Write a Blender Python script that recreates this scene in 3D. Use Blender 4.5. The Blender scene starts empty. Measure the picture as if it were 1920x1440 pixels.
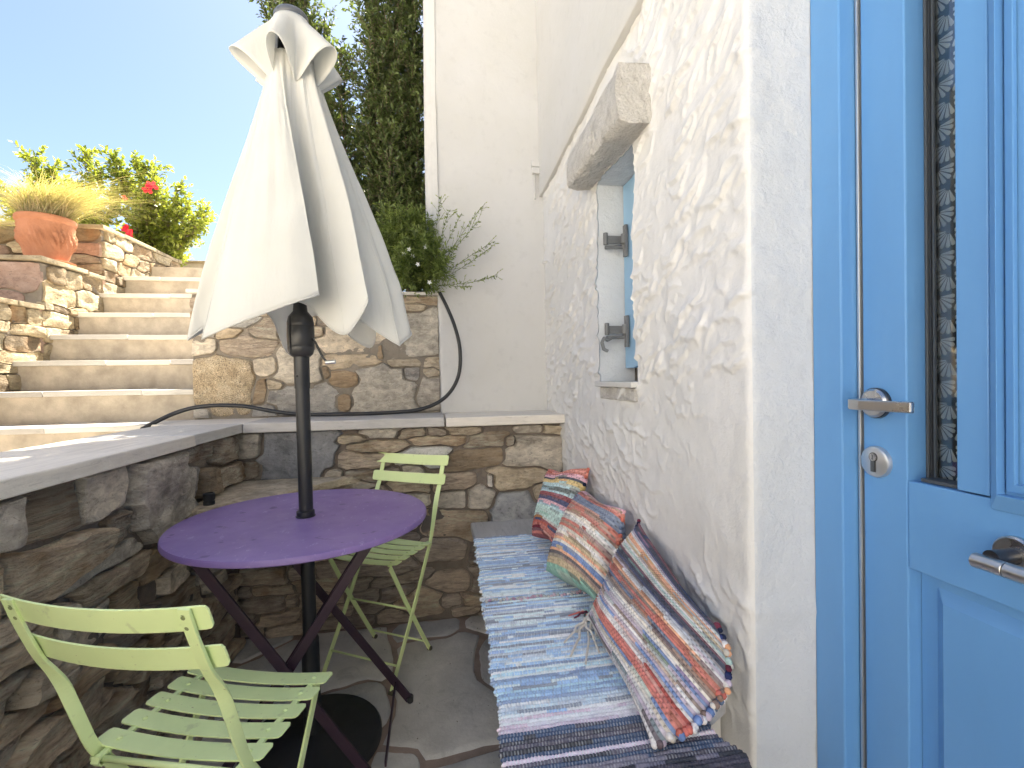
import bpy, math, random
import numpy as np
from mathutils import Vector, Matrix, Euler

random.seed(7); RNG = np.random.default_rng(7)
SC = bpy.context.scene
COL = SC.collection
R = math.radians

# ------------------------------------------------------------------ camera
CAMZ = 1.13
yaw, pitch, roll = R(9.5), R(0.7), R(1.0)
fw = Vector((math.sin(yaw) * math.cos(pitch), math.cos(yaw) * math.cos(pitch), -math.sin(pitch)))
r0 = Vector((math.cos(yaw), -math.sin(yaw), 0)); u0 = r0.cross(fw)
rt = r0 * math.cos(roll) - u0 * math.sin(roll); up = u0 * math.cos(roll) + r0 * math.sin(roll)
cd = bpy.data.cameras.new('camera'); cam = bpy.data.objects.new('camera', cd); COL.objects.link(cam)
cd.sensor_width = 36; cd.lens = 36 * 892 / 1920; cd.clip_start = 0.02; cd.clip_end = 3000
m = Matrix((rt, up, -fw)).transposed().to_4x4(); m.translation = Vector((0, 0, CAMZ)); cam.matrix_world = m
SC.camera = cam
# ------------------------------------------------------------------ light
SUN_AZ, SUN_EL = 27.0, 60.0          # azimuth clockwise from +Y
W = bpy.data.worlds.new('World'); SC.world = W; W.use_nodes = True
nt = W.node_tree; bg = nt.nodes['Background']
sky = nt.nodes.new('ShaderNodeTexSky'); sky.sky_type = 'NISHITA'; sky.sun_disc = False
sky.sun_elevation = R(SUN_EL); sky.sun_rotation = R(SUN_AZ); sky.air_density = 1.0; sky.dust_density = 1.4; sky.ozone_density = 1.2
nt.links.new(sky.outputs[0], bg.inputs[0]); bg.inputs[1].default_value = 0.041
sd = bpy.data.lights.new('sun', 'SUN'); sd.energy = 5.0; sd.angle = R(0.53); sd.color = (1.0, 0.90, 0.74)
so = bpy.data.objects.new('sun', sd); COL.objects.link(so)
sdir = Vector((math.sin(R(SUN_AZ)) * math.cos(R(SUN_EL)), math.cos(R(SUN_AZ)) * math.cos(R(SUN_EL)), math.sin(R(SUN_EL))))
so.rotation_euler = sdir.to_track_quat('Z', 'Y').to_euler()
SC.view_settings.view_transform = 'Standard'; SC.view_settings.look = 'None'
SC.view_settings.exposure = 2.66; SC.view_settings.gamma = 1.0
try: SC.view_settings.use_curve_mapping = False
except Exception: pass
SC.render.engine = 'CYCLES'; SC.cycles.max_bounces = 8; SC.cycles.diffuse_bounces = 5
SC.cycles.use_denoising = True

# ------------------------------------------------------------------ noise
def _h(ix, iy, iz, s):
    n = (ix.astype(np.int64) * 73856093) ^ (iy.astype(np.int64) * 19349663) ^ (iz.astype(np.int64) * 83492791) ^ (s * 2654435761)
    n = (n ^ (n >> 13)) * 1274126177 & 0x7fffffff
    n = (n ^ (n >> 16)) * 1103515245 & 0x7fffffff
    return (n & 0xffff) / 65535.0
def vnoise(p, s=0):
    p = np.asarray(p, float); i = np.floor(p); f = p - i; f = f * f * (3 - 2 * f); i = i.astype(np.int64)
    o = 0
    for dx in (0, 1):
        wx = f[:, 0] if dx else 1 - f[:, 0]
        for dy in (0, 1):
            wy = f[:, 1] if dy else 1 - f[:, 1]
            for dz in (0, 1):
                wz = f[:, 2] if dz else 1 - f[:, 2]
                o = o + wx * wy * wz * _h(i[:, 0] + dx, i[:, 1] + dy, i[:, 2] + dz, s)
    return o * 2 - 1
def fbm(p, s=0, o=4):
    p = np.asarray(p, float); t = 0; a = 1.0; n = 0
    for k in range(o):
        t = t + a * vnoise(p * (2 ** k), s + k * 17); n += a; a *= .5
    return t / n

# ------------------------------------------------------------------ mesh helpers
class MB:
    def __init__(s): s.v = []; s.f = []; s.m = []; s.c = []; s.mi = 0
    def add(s, vs, fs, mi=None, col=None):
        b = len(s.v); s.v.extend([tuple(map(float, q)) for q in vs]); s.f.extend([tuple(i + b for i in q) for q in fs])
        s.m.extend([s.mi if mi is None else mi] * len(fs))
        s.c.extend([col] * len(vs))
        return b
    def box(s, lo, hi, mi=None):
        (a, b, c), (d, e, f) = lo, hi
        s.add([(a, b, c), (d, b, c), (d, e, c), (a, e, c), (a, b, f), (d, b, f), (d, e, f), (a, e, f)],
              [(0, 3, 2, 1), (4, 5, 6, 7), (0, 1, 5, 4), (1, 2, 6, 5), (2, 3, 7, 6), (3, 0, 4, 7)], mi)
    def prism(s, poly, z0, z1, mi=None):
        n = len(poly)
        s.add([(x, y, z0) for x, y in poly] + [(x, y, z1) for x, y in poly],
              [tuple(range(n))[::-1], tuple(range(n, 2 * n))] + [(i, (i + 1) % n, n + (i + 1) % n, n + i) for i in range(n)], mi)
    def tube(s, pts, r, n=10, mi=None, caps=True):
        P = [Vector(p) for p in pts]; k = len(P); rr = r if isinstance(r, (list, tuple)) else [r] * k
        vs = []; side = None
        for i in range(k):
            t = (P[min(i + 1, k - 1)] - P[max(i - 1, 0)])
            t = t.normalized() if t.length > 1e-9 else Vector((0, 0, 1))
            if side is None:
                side = t.orthogonal().normalized()
            side = (side - t * side.dot(t)).normalized(); o = t.cross(side)
            for j in range(n):
                a = 2 * math.pi * j / n; vs.append(P[i] + (side * math.cos(a) + o * math.sin(a)) * rr[i])
        fs = [(i * n + j, i * n + (j + 1) % n, (i + 1) * n + (j + 1) % n, (i + 1) * n + j) for i in range(k - 1) for j in range(n)]
        if caps: fs += [tuple(range(n))[::-1], tuple(range((k - 1) * n, k * n))]
        s.add(vs, fs, mi)
    def bar(s, pts, sides, w, t, mi=None):
        """flat bar: width w along side vector (one or per point), thickness t"""
        P = [Vector(p) for p in pts]; k = len(P); vs = []
        for i in range(k):
            tg = (P[min(i + 1, k - 1)] - P[max(i - 1, 0)]).normalized()
            sv = Vector(sides[i] if isinstance(sides, list) else sides); sv = (sv - tg * sv.dot(tg)).normalized(); o = tg.cross(sv)
            for a, b in ((-1, -1), (1, -1), (1, 1), (-1, 1)): vs.append(P[i] + sv * (a * w / 2) + o * (b * t / 2))
        fs = [(i * 4 + j, i * 4 + (j + 1) % 4, (i + 1) * 4 + (j + 1) % 4, (i + 1) * 4 + j) for i in range(k - 1) for j in range(4)]
        fs += [(3, 2, 1, 0), tuple(range((k - 1) * 4, k * 4))]
        s.add(vs, fs, mi)
    def lathe(s, prof, c=(0, 0, 0), n=32, axis='z', mi=None):
        vs = []; c = Vector(c)
        for r_, h in prof:
            for j in range(n):
                a = 2 * math.pi * j / n; x, y = r_ * math.cos(a), r_ * math.sin(a)
                q = {'z': (x, y, h), 'x': (h, x, y), 'y': (y, h, x)}[axis]; vs.append(c + Vector(q))
        k = len(prof)
        fs = [(i * n + j, i * n + (j + 1) % n, (i + 1) * n + (j + 1) % n, (i + 1) * n + j) for i in range(k - 1) for j in range(n)]
        if prof[0][0] > 1e-6: fs.append(tuple(range(n))[::-1])
        if prof[-1][0] > 1e-6: fs.append(tuple(range((k - 1) * n, k * n)))
        s.add(vs, fs, mi)
    def ball(s, c, r, sc=(1, 1, 1), n=8, mi=None, col=None):
        vs = [(c[0], c[1], c[2] - r * sc[2])]; k = max(3, n // 2)
        for i in range(1, k):
            ph = math.pi * i / k - math.pi / 2
            for j in range(n):
                a = 2 * math.pi * j / n; vs.append((c[0] + r * sc[0] * math.cos(ph) * math.cos(a), c[1] + r * sc[1] * math.cos(ph) * math.sin(a), c[2] + r * sc[2] * math.sin(ph)))
        vs.append((c[0], c[1], c[2] + r * sc[2])); L = len(vs) - 1
        fs = [(0, 1 + (j + 1) % n, 1 + j) for j in range(n)]
        for i in range(k - 2):
            fs += [(1 + i * n + j, 1 + i * n + (j + 1) % n, 1 + (i + 1) * n + (j + 1) % n, 1 + (i + 1) * n + j) for j in range(n)]
        fs += [(L, 1 + (k - 2) * n + j, 1 + (k - 2) * n + (j + 1) % n) for j in range(n)]
        s.add(vs, fs, mi, col)
    def build(s, name, mats, parent=None, smooth=False, bevel=0, auto=None):
        return mkobj(name, s.v, s.f, mats, parent, smooth, s.m, [c if c else (1, 1, 1) for c in s.c] if any(s.c) else None, bevel, auto)

def mkobj(name, v, f, mats, parent=None, smooth=False, mi=None, cols=None, bevel=0, auto=None, loc=None):
    me = bpy.data.meshes.new(name)
    v = np.asarray(v, dtype=np.float32)
    if isinstance(f, np.ndarray):
        nf, k = f.shape
        me.vertices.add(len(v)); me.vertices.foreach_set('co', v.ravel())
        me.loops.add(nf * k); me.loops.foreach_set('vertex_index', f.ravel().astype(np.int32))
        me.polygons.add(nf); me.polygons.foreach_set('loop_start', np.arange(0, nf * k, k, dtype=np.int32))
        me.update(calc_edges=True)
    else:
        me.from_pydata(v.tolist(), [], f)
    if not isinstance(mats, (list, tuple)): mats = [mats]
    for q in mats: me.materials.append(q)
    if mi is not None and len(mats) > 1: me.polygons.foreach_set('material_index', np.asarray(mi, dtype=np.int32))
    if smooth: me.polygons.foreach_set('use_smooth', [True] * len(me.polygons))
    if cols is not None:
        ca = me.color_attributes.new('Col', 'FLOAT_COLOR', 'POINT')
        cc = np.ones((len(v), 4), dtype=np.float32); cc[:, :3] = np.asarray(cols, dtype=np.float32)[:, :3]
        ca.data.foreach_set('color', cc.ravel())
    me.validate(); me.update()
    o = bpy.data.objects.new(name, me); COL.objects.link(o)
    if parent: o.parent = parent
    if loc is not None: o.location = loc
    if auto is not None:
        try: me.set_sharp_from_angle(angle=R(auto))
        except Exception: pass
    if bevel:
        b = o.modifiers.new('bevel', 'BEVEL'); b.width = bevel; b.segments = 2; b.limit_method = 'ANGLE'; b.angle_limit = R(40)
        b.harden_normals = False
    return o

def tag(o, label=None, cat=None, group=None, kind=None):
    if label: o['label'] = label
    if cat: o['category'] = cat
    if group: o['group'] = group
    if kind: o['kind'] = kind
    return o
def empty(name, loc=(0, 0, 0), rz=0, **k):
    o = bpy.data.objects.new(name, None); COL.objects.link(o); o.location = loc; o.rotation_euler = (0, 0, rz); o.empty_display_size = .1
    tag(o, **k); return o
def grid_faces(nu, nv, wrap=False):
    i = np.arange(nu - 1)[:, None]; j = np.arange(nv if wrap else nv - 1)[None, :]
    a = i * nv + j; b = i * nv + (j + 1) % nv
    return np.stack([a, b, b + nv, a + nv], -1).reshape(-1, 4)

# ------------------------------------------------------------------ materials
def L(n, a, b): n.links.new(a, b)
def newmat(name):
    mt = bpy.data.materials.new(name); mt.use_nodes = True; n = mt.node_tree; p = n.nodes['Principled BSDF']; return mt, n, p
def coords(n, scale=(1, 1, 1), rnd=False, rot=(0, 0, 0)):
    tc = n.nodes.new('ShaderNodeTexCoord'); mp = n.nodes.new('ShaderNodeMapping'); mp.inputs['Scale'].default_value = scale; mp.inputs['Rotation'].default_value = rot
    src = tc.outputs['Object']
    if rnd:
        oi = n.nodes.new('ShaderNodeObjectInfo'); ml = n.nodes.new('ShaderNodeVectorMath'); ml.operation = 'SCALE'
        cb = n.nodes.new('ShaderNodeCombineXYZ')
        for k in range(3): L(n, oi.outputs['Random'], cb.inputs[k])
        ml.inputs['Scale'].default_value = 37.0; L(n, cb.outputs[0], ml.inputs[0])
        ad = n.nodes.new('ShaderNodeVectorMath'); L(n, src, ad.inputs[0]); L(n, ml.outputs[0], ad.inputs[1]); src = ad.outputs[0]
    L(n, src, mp.inputs[0]); return mp.outputs[0]
def noise(n, vec, scale, detail=4, rough=.55, dist=0):
    t = n.nodes.new('ShaderNodeTexNoise'); t.inputs['Scale'].default_value = scale; t.inputs['Detail'].default_value = detail
    t.inputs['Roughness'].default_value = rough; t.inputs['Distortion'].default_value = dist; L(n, vec, t.inputs['Vector']); return t.outputs['Fac']
def ramp(n, fac, stops, interp='LINEAR'):
    r = n.nodes.new('ShaderNodeValToRGB'); r.color_ramp.interpolation = interp; e = r.color_ramp.elements
    while len(e) < len(stops): e.new(.5)
    for q, (p, c) in zip(e, stops): q.position = p; q.color = (*c, 1) if len(c) == 3 else c
    L(n, fac, r.inputs[0]); return r.outputs[0]
def mix(n, a, b, fac, mode='MIX'):
    x = n.nodes.new('ShaderNodeMix'); x.data_type = 'RGBA'; x.blend_type = mode
    for s, q in ((x.inputs['Factor'], fac), (x.inputs['A'], a), (x.inputs['B'], b)):
        if isinstance(q, (int, float)): s.default_value = q
        elif isinstance(q, tuple): s.default_value = (*q, 1) if len(q) == 3 else q
        else: L(n, q, s)
    return x.outputs['Result']
def math_(n, op, a, b=None):
    x = n.nodes.new('ShaderNodeMath'); x.operation = op
    for k, q in enumerate((a, b)):
        if q is None: continue
        if isinstance(q, (int, float)): x.inputs[k].default_value = q
        else: L(n, q, x.inputs[k])
    return x.outputs[0]
def bump(n, p, h, dist, strength=1.0, prev=None):
    b = n.nodes.new('ShaderNodeBump'); b.inputs['Strength'].default_value = strength; b.inputs['Distance'].default_value = dist
    L(n, h, b.inputs['Height'])
    if prev is not None: L(n, prev, b.inputs['Normal'])
    L(n, b.outputs[0], p.inputs['Normal']); return b.outputs[0]
G3 = lambda v: (v, v, v)

def stone_mat(name, cs, strata=1.0, bumpd=.004, stain=None, aniso=(7, 7, 46), rough=.85, speck=0, mul=.75, crack=.55, tint=.8):
    mt, n, p = newmat(name)
    v = coords(n, aniso, True); v2 = coords(n, (1, 1, 1), True)
    a = noise(n, v, 1.6, 6, .62, .6); b = noise(n, v2, 7, 5, .6)
    base = ramp(n, a, [(.25, cs[0]), (.48, cs[1]), (.72, cs[2])])
    base = mix(n, base, ramp(n, b, [(.3, G3(.58)), (.5, G3(1)), (.72, G3(1.3))]), mul, 'MULTIPLY')
    ck = noise(n, v, 4.5, 5, .7, 1.2); base = mix(n, base, ramp(n, ck, [(.36, G3(.35)), (.43, G3(1)), (.60, G3(1.0)), (.70, G3(1.25))]), crack, 'MULTIPLY')
    if stain:
        s = noise(n, v2, 5, 4, .6); base = mix(n, base, stain, ramp(n, s, [(.52, G3(0)), (.68, G3(.8))]))
    oi = n.nodes.new('ShaderNodeObjectInfo')
    base = mix(n, base, ramp(n, oi.outputs['Random'], [(0, (.68, .66, .66)), (.5, (.95, .95, .93)), (1, (1.3, 1.2, 1.06))]), tint, 'MULTIPLY')
    if speck:
        sp = noise(n, v2, 190, 2, .5); base = mix(n, base, ramp(n, sp, [(.36, G3(.35)), (.46, G3(1)), (.6, G3(1)), (.68, G3(1.6))]), speck, 'MULTIPLY')
    L(n, base, p.inputs['Base Color']); p.inputs['Roughness'].default_value = rough
    h1 = noise(n, v, 3.0, 8, .68, .4); h2 = noise(n, v2, 60, 6, .65)
    hh = math_(n, 'ADD', math_(n, 'MULTIPLY', h1, strata), math_(n, 'MULTIPLY', h2, .6))
    bump(n, p, hh, bumpd * 4.0, 1.0)
    return mt
def simple(name, c, rough=.5, metal=0, bumps=None, var=0, spec=None, coat=0):
    mt, n, p = newmat(name); p.inputs['Base Color'].default_value = (*c, 1); p.inputs['Roughness'].default_value = rough; p.inputs['Metallic'].default_value = metal
    if spec is not None: p.inputs['Specular IOR Level'].default_value = spec
    if coat: p.inputs['Coat Weight'].default_value = coat; p.inputs['Coat Roughness'].default_value = .15
    v = coords(n)
    if var:
        a = noise(n, v, 9, 5, .6); L(n, mix(n, (*c, 1), ramp(n, a, [(.3, G3(1 - var)), (.7, G3(1 + var * .6))]), 1.0, 'MULTIPLY'), p.inputs['Base Color'])
        L(n, ramp(n, noise(n, v, 14, 4), [(.3, G3(max(.05, rough - .1))), (.7, G3(min(1, rough + .12)))]), p.inputs['Roughness'])
    pr = None
    for (sc, d) in (bumps or []): pr = bump(n, p, noise(n, v, sc, 5, .6), d, 1.0, pr)
    return mt
M = {}
M['grey'] = stone_mat('stone_grey', [(0.251, 0.224, 0.193), (0.462, 0.421, 0.357), (0.693, 0.637, 0.540)], .6, .003, None, (13, 13, 24))
M['brown'] = stone_mat('stone_brown', [(0.284, 0.223, 0.175), (0.598, 0.492, 0.380), (0.720, 0.720, 0.585)], 1.2, .006, (.26, .16, .08), (9, 9, 42))
M['dark'] = stone_mat('stone_dark', [(0.216, 0.182, 0.159), (0.487, 0.405, 0.332), (0.720, 0.650, 0.542)], 1.2, .005, None, (9, 9, 44))
M['tan'] = stone_mat('stone_tan', [(0.337, 0.269, 0.198), (0.535, 0.446, 0.329), (0.713, 0.621, 0.483)], .9, .004, None, (11, 11, 30))
M['tanstrata'] = stone_mat('stone_strata', [(0.265, 0.200, 0.142), (0.634, 0.505, 0.363), (0.720, 0.720, 0.572)], 1.8, .008, (.30, .17, .07), (4, 4, 55))
M['ochre'] = stone_mat('stone_ochre', [(.22, .155, .10), (.36, .275, .185), (.45, .37, .27)], 1.0, .004, None, (6, 6, 30))
M['light'] = stone_mat('stone_light', [(0.306, 0.286, 0.264), (0.501, 0.473, 0.431), (0.695, 0.668, 0.613)], .9, .006, None, (9, 9, 22))
M['white'] = stone_mat('stone_white', [(0.440, 0.429, 0.418), (0.638, 0.627, 0.605), (0.748, 0.737, 0.715)], .6, .004, None, (10, 10, 14))
M['blue'] = stone_mat('stone_blue', [(0.228, 0.238, 0.256), (0.334, 0.343, 0.358), (0.457, 0.465, 0.478)], .5, .003, None, (10, 10, 14))
M['granite'] = stone_mat('stone_granite', [(0.437, 0.333, 0.207), (0.598, 0.483, 0.322), (0.690, 0.598, 0.437)], .3, .004, None, (12, 12, 12), .9, .85)
M['warm'] = stone_mat('stone_warm', [(.18, .14, .09), (.29, .225, .145), (.38, .31, .21)], .9, .005, (.40, .25, .13), (9, 9, 22))
M['warmlight'] = stone_mat('stone_warm_light', [(.30, .25, .17), (.40, .34, .235), (.48, .42, .31)], .7, .005, None, (9, 9, 18))
M['mauve'] = stone_mat('stone_mauve', [(0.264, 0.180, 0.144), (0.384, 0.270, 0.222), (0.480, 0.360, 0.300)], .5, .003, None, (8, 8, 14))
M['floor'] = stone_mat('stone_floor', [(0.377, 0.377, 0.368), (0.499, 0.499, 0.490), (0.621, 0.612, 0.594)], .25, .0012, None, (2.5, 2.5, 2.5), .55, 0, .3, .2)
M['slab'] = stone_mat('stone_slab', [(.52, .51, .49), (.62, .61, .59), (.70, .69, .67)], .35, .0010, None, (3, 26, 26), .6, 0, .15, .25)
M['slabback'] = stone_mat('stone_slab_side', [(.52, .51, .49), (.62, .61, .59), (.70, .69, .67)], .35, .0010, None, (26, 3, 26), .6, 0, .15, .25)
M['nosing'] = stone_mat('stone_nosing', [(.50, .48, .44), (.62, .60, .56), (.70, .68, .64)], .35, .001, None, (1.5, 9, 9), .6, 0, .2, .2)
M['mortar'] = simple('mortar', (.21, .175, .145), .95, 0, [(25, .01), (140, .004)], .35)
M['mortarlight'] = simple('mortar_light', (.27, .235, .19), .95, 0, [(25, .01), (140, .004)], .3)
M['joint'] = simple('floor_joint', (.34, .26, .21), .9, 0, [(40, .004)], .3)
M['riser'] = simple('riser_screed', (.46, .40, .32), .85, 0, [(30, .002), (160, .001)], .34)
M['soil'] = simple('soil', (.10, .07, .045), .95, 0, [(20, .03), (120, .01)], .4)
M['ground'] = simple('ground_paving', (.68, .64, .56), .95, 0, [(3, .02), (40, .01)], .3)

def plaster(name, c=(.71, .707, .70), fine=.0012, mid=.003, warm=.04):
    mt, n, p = newmat(name); v = coords(n)
    a = noise(n, v, 2.5, 4, .6); b = noise(n, v, 18, 6, .65)
    base = mix(n, (*c, 1), ramp(n, a, [(.3, (1 - warm, 1 - warm * 1.1, 1 - warm * 1.6)), (.7, (1.02, 1.02, 1.03))]), 1.0, 'MULTIPLY')
    base = mix(n, base, ramp(n, b, [(.30, G3(.90)), (.45, G3(1)), (1, G3(1.01))]), .6, 'MULTIPLY')
    L(n, base, p.inputs['Base Color']); p.inputs['Roughness'].default_value = .78; p.inputs['Specular IOR Level'].default_value = .25
    b1 = bump(n, p, noise(n, v, 22, 4, .55, .3), mid, 1.0)
    bump(n, p, noise(n, v, 150, 6, .7), fine, 1.0, b1)
    return mt
M['plaster'] = plaster('lime_plaster_rough', fine=.0016, mid=.003)
M['smooth'] = plaster('lime_plaster_smooth', (.58, .577, .565), fine=.0006, mid=.0022)
M['jamb'] = plaster('lime_plaster_jamb_shaded', (.60, .625, .655), fine=.0022, mid=.006, warm=.02)  # same white plaster, bluish shade of jamb and reveals put into its colour

def paint(name, c, rough=.38, bs=.0004, var=.05):
    mt, n, p = newmat(name); v = coords(n, (1, 1, .35))
    a = noise(n, v, 5, 4, .6)
    L(n, mix(n, (*c, 1), ramp(n, a, [(.3, G3(1 - var)), (.7, G3(1 + var))]), 1.0, 'MULTIPLY'), p.inputs['Base Color'])
    L(n, ramp(n, noise(n, v, 9, 4), [(.3, G3(rough - .06)), (.7, G3(rough + .1))]), p.inputs['Roughness'])
    bump(n, p, noise(n, v, 70, 3, .5), bs, 1.0)
    return mt
M['bluepaint'] = paint('blue_door_paint', (.122, .305, .60))
M['green'] = None

# ------------------------------------------------------------------ irregular stone laying
def cells(seeds, bounds, K=28, cap=1.16, joint=.006, pw=4.0, polys=None):
    """star-shaped stone outlines: every seed (u,v,a,b,angle,..) grows until it meets a neighbour"""
    S = np.array([q[:5] for q in seeds], float); u0_, u1_, v0_, v1_ = bounds
    ca, sa = np.cos(np.radians(S[:, 4])), np.sin(np.radians(S[:, 4])); out = []
    for i, q in enumerate(seeds):
        u, v, a, b = S[i, :4]
        near = np.where((np.abs(S[:, 0] - u) < (a + S[:, 2]) * 1.5) & (np.abs(S[:, 1] - v) < (b + S[:, 3]) * 1.5 + .05))[0]
        th = np.linspace(0, 2 * np.pi, K, endpoint=False)
        ex, ey = a * np.sign(np.cos(th)) * np.abs(np.cos(th)) ** .75, b * np.sign(np.sin(th)) * np.abs(np.sin(th)) ** .75
        dx = ex * ca[i] - ey * sa[i]; dy = ex * sa[i] + ey * ca[i]
        best = np.zeros(K); alive = np.ones(K, bool)
        wob = 1 + .07 * vnoise(np.stack([np.cos(th) * 1.6 + i * 7.3, np.sin(th) * 1.6, th * 0], 1), 5) + .05 * vnoise(np.stack([np.cos(th) * 4 + i * 3.3, np.sin(th) * 4, th * 0], 1), 9)
        for t in np.linspace(.12, 1.75, 56):
            pu, pv = u + dx * t, v + dy * t
            ru = pu[:, None] - S[near, 0]; rv = pv[:, None] - S[near, 1]
            xx = (ru * ca[near] + rv * sa[near]) / S[near, 2]; yy = (-ru * sa[near] + rv * ca[near]) / S[near, 3]
            d = (np.abs(xx) ** pw + np.abs(yy) ** pw) ** (1 / pw)
            me_ = d[:, list(near).index(i)]; oth = np.where(np.arange(len(near)) == list(near).index(i), 9, d).min(1)
            ok = (me_ < cap * wob) & (me_ < oth) & (pu > u0_) & (pu < u1_) & (pv > v0_) & (pv < v1_)
            alive &= ok; best[alive] = t
        Rr = best * np.hypot(dx, dy); Rr = np.maximum(Rr - joint, .004); nn = np.hypot(dx, dy) + 1e-9
        # light smoothing keeps corners but drops spikes
        Rr = np.minimum(Rr, (np.roll(Rr, 1) + np.roll(Rr, -1)) / 2 * 1.2)
        out.append((u, v, dx / nn * Rr, dy / nn * Rr))
    return out
def fill(seeds, bounds, hmin, hmax, wmin, wmax, mats, rng, skip=1.0, ang=5, ratio=None, avoid=None):
    u0_, u1_, v0_, v1_ = bounds; base = list(seeds); v = v0_
    while v < v1_ - hmin * .5:
        h = rng.uniform(hmin, hmax); u = u0_ - rng.uniform(0, wmin)
        while u < u1_:
            w = rng.uniform(wmin, wmax) * (1 if rng.random() > .2 else .5)
            hh = h * rng.uniform(.75, 1.15)
            c = (u + w / 2, v + h / 2 + rng.normal(0, h * .12), w / 2, hh / 2)
            ok = u0_ < c[0] < u1_ and v0_ < c[1] < v1_ and not (avoid and avoid(c[0], c[1]))
            if ok:
                for s in base:
                    if (abs((c[0] - s[0]) / (s[2] * skip + c[2] * .55)) ** 3 + abs((c[1] - s[1]) / (s[3] * skip + c[3] * .55)) ** 3) < 1: ok = False; break
            if ok: seeds.append((*c, rng.normal(0, ang), rng.choice(mats)))
            u += w
        v += h
    return seeds
def stone(name, cell, mat, parent, frame, proud=.012, depth=.03, rings=3, rough=.004, seed=0, strata=.0, round_=.9, label=None, tilt=.05):
    O, U, V, N = frame; u, v, du, dv = cell; K = len(du)
    sc = [1.0, 1.0, .965] + list(np.linspace(round_, .12, rings))
    pts = []
    for k, s in enumerate(sc):
        n = -depth if k == 0 else (-.35 * proud if k == 1 else proud * .72 if k == 2 else proud)
        pts.append(np.stack([du * s, dv * s, np.full(K, n)], 1))
    P = np.concatenate(pts + [np.array([[0, 0, proud]])]); w = np.ones(len(P)); w[:K] = 0; w[K:2 * K] = .3
    q = np.stack([P[:, 0] + u, P[:, 1] + v, P[:, 2] * 0 + seed * 1.7], 1)
    P[:, 2] += w * rough * (fbm(q * (14, 14, 1), 3, 3) * 2.0)
    if strata: 
        st = fbm(q * (6, 46, 1), 21, 3); P[:, 2] += w * strata * np.sign(st) * np.abs(st) ** .5
    tl = np.random.default_rng(seed + 11).normal(0, tilt, 2); P[:, 2] += w * (P[:, 0] * tl[0] + P[:, 1] * tl[1] * .8)
    U_, V_, N_ = (np.array(x, float) for x in (U, V, N))
    W_ = P[:, :1] * U_ + P[:, 1:2] * V_ + P[:, 2:] * N_
    L0 = np.array(O, float) + u * U_ + v * V_
    f = []
    nr = len(sc)
    for k in range(nr - 1):
        for j in range(K): f.append((k * K + j, k * K + (j + 1) % K, (k + 1) * K + (j + 1) % K, (k + 1) * K + j))
    c = nr * K
    for j in range(K): f.append(((nr - 1) * K + j, (nr - 1) * K + (j + 1) % K, c))
    if np.dot(np.cross(U_, V_), N_) < 0: f = [q[::-1] for q in f]
    o = mkobj(name, W_, f, mat, parent, True, loc=tuple(L0), auto=42)
    if label: o['label'] = label
    return o
def lay(parent, seeds, bounds, frame, name='stone', K=26, joint=.006, cap=1.16, **kw):
    for i, (c, s) in enumerate(zip(cells(seeds, bounds, K, cap, joint), seeds)):
        if np.abs(c[2]).max() < .006 or np.abs(c[3]).max() < .004: continue
        pr = kw.get('pr', (.008, .02)); r_ = np.random.default_rng(i * 3 + 5)
        stone(name, c, M[s[5]], parent, frame, proud=r_.uniform(*pr), rough=kw.get('rough', .004), seed=i, rings=kw.get('rings', 3),
              strata=kw.get('strata', 0) * (1.0 if s[5] in ('dark', 'brown', 'tanstrata', 'tan') else .25), depth=kw.get('depth', .03), round_=kw.get('round_', .88), tilt=kw.get('tilt', .05))
def face_sheet(name, mat, parent, frame, W_, H_, du, amp, kind=None, freq=16, seed=0, d0=0.):
    O, U, V, N = (np.array(x, float) for x in frame)
    nu, nv = max(2, int(W_ / du)), max(2, int(H_ / du)); u = np.linspace(0, W_, nu); v = np.linspace(0, H_, nv)
    uu, vv = np.meshgrid(u, v, indexing='ij'); uu, vv = uu.ravel(), vv.ravel()
    h = fbm(np.stack([uu * freq, vv * freq, uu * 0 + seed], 1), seed, 4) * amp + d0
    P = O + uu[:, None] * U + vv[:, None] * V + h[:, None] * N
    f = grid_faces(nu, nv)
    if np.dot(np.cross(U, V), N) < 0: f = f[:, ::-1]
    return mkobj(name, P, f, mat, parent, True)
X, Y, Z = (1, 0, 0), (0, 1, 0), (0, 0, 1)

# ------------------------------------------------------------------ ground, floor, stairs
XW = .62
g = MB(); g.add([(-600, -600, -.06), (600, -600, -.06), (600, 600, -.06), (-600, 600, -.06)], [(0, 1, 2, 3)])
tag(g.build('ground', M['ground']), kind='structure')
fl = face_sheet('terrace_floor', M['joint'], None, ((-.90, -1.2, -.008), X, Y, Z), 1.9, 3.6, .03, .003, seed=4, freq=9)
tag(fl, 'reddish mortar bed between the grey flagstones', kind='structure')
fs = [(.02, 1.83, .165, .34, 4, 'floor'), (-.36, 2.02, .16, .20, 20, 'floor'), (.06, 1.28, .17, .115, 12, 'floor'), (-.30, 1.72, .115, .13, 20, 'floor'), (-.13, 1.40, .07, .07, 0, 'floor'),
      (-.62, 1.95, .13, .2, 0, 'floor'), (-.55, 1.60, .15, .16, 10, 'floor'), (-.28, 1.44, .06, .08, 0, 'floor'), (-.70, 1.3, .15, .15, 0, 'floor'), (-.42, 1.27, .13, .13, 0, 'floor'), (-.12, 1.20, .13, .09, -10, 'floor')]
fill(fs, (-.87, .62, -1.1, 2.25), .22, .34, .24, .4, ['floor'], np.random.default_rng(3), skip=.9, ang=14)
lay(fl, fs, (-.87, .62, -1.1, 2.26), ((0, 0, -.008), X, Y, Z), 'paving_stone', K=36, joint=.009, cap=1.7, pr=(.007, .010), rough=.0015, depth=.004, round_=.93, tilt=.003)

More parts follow.
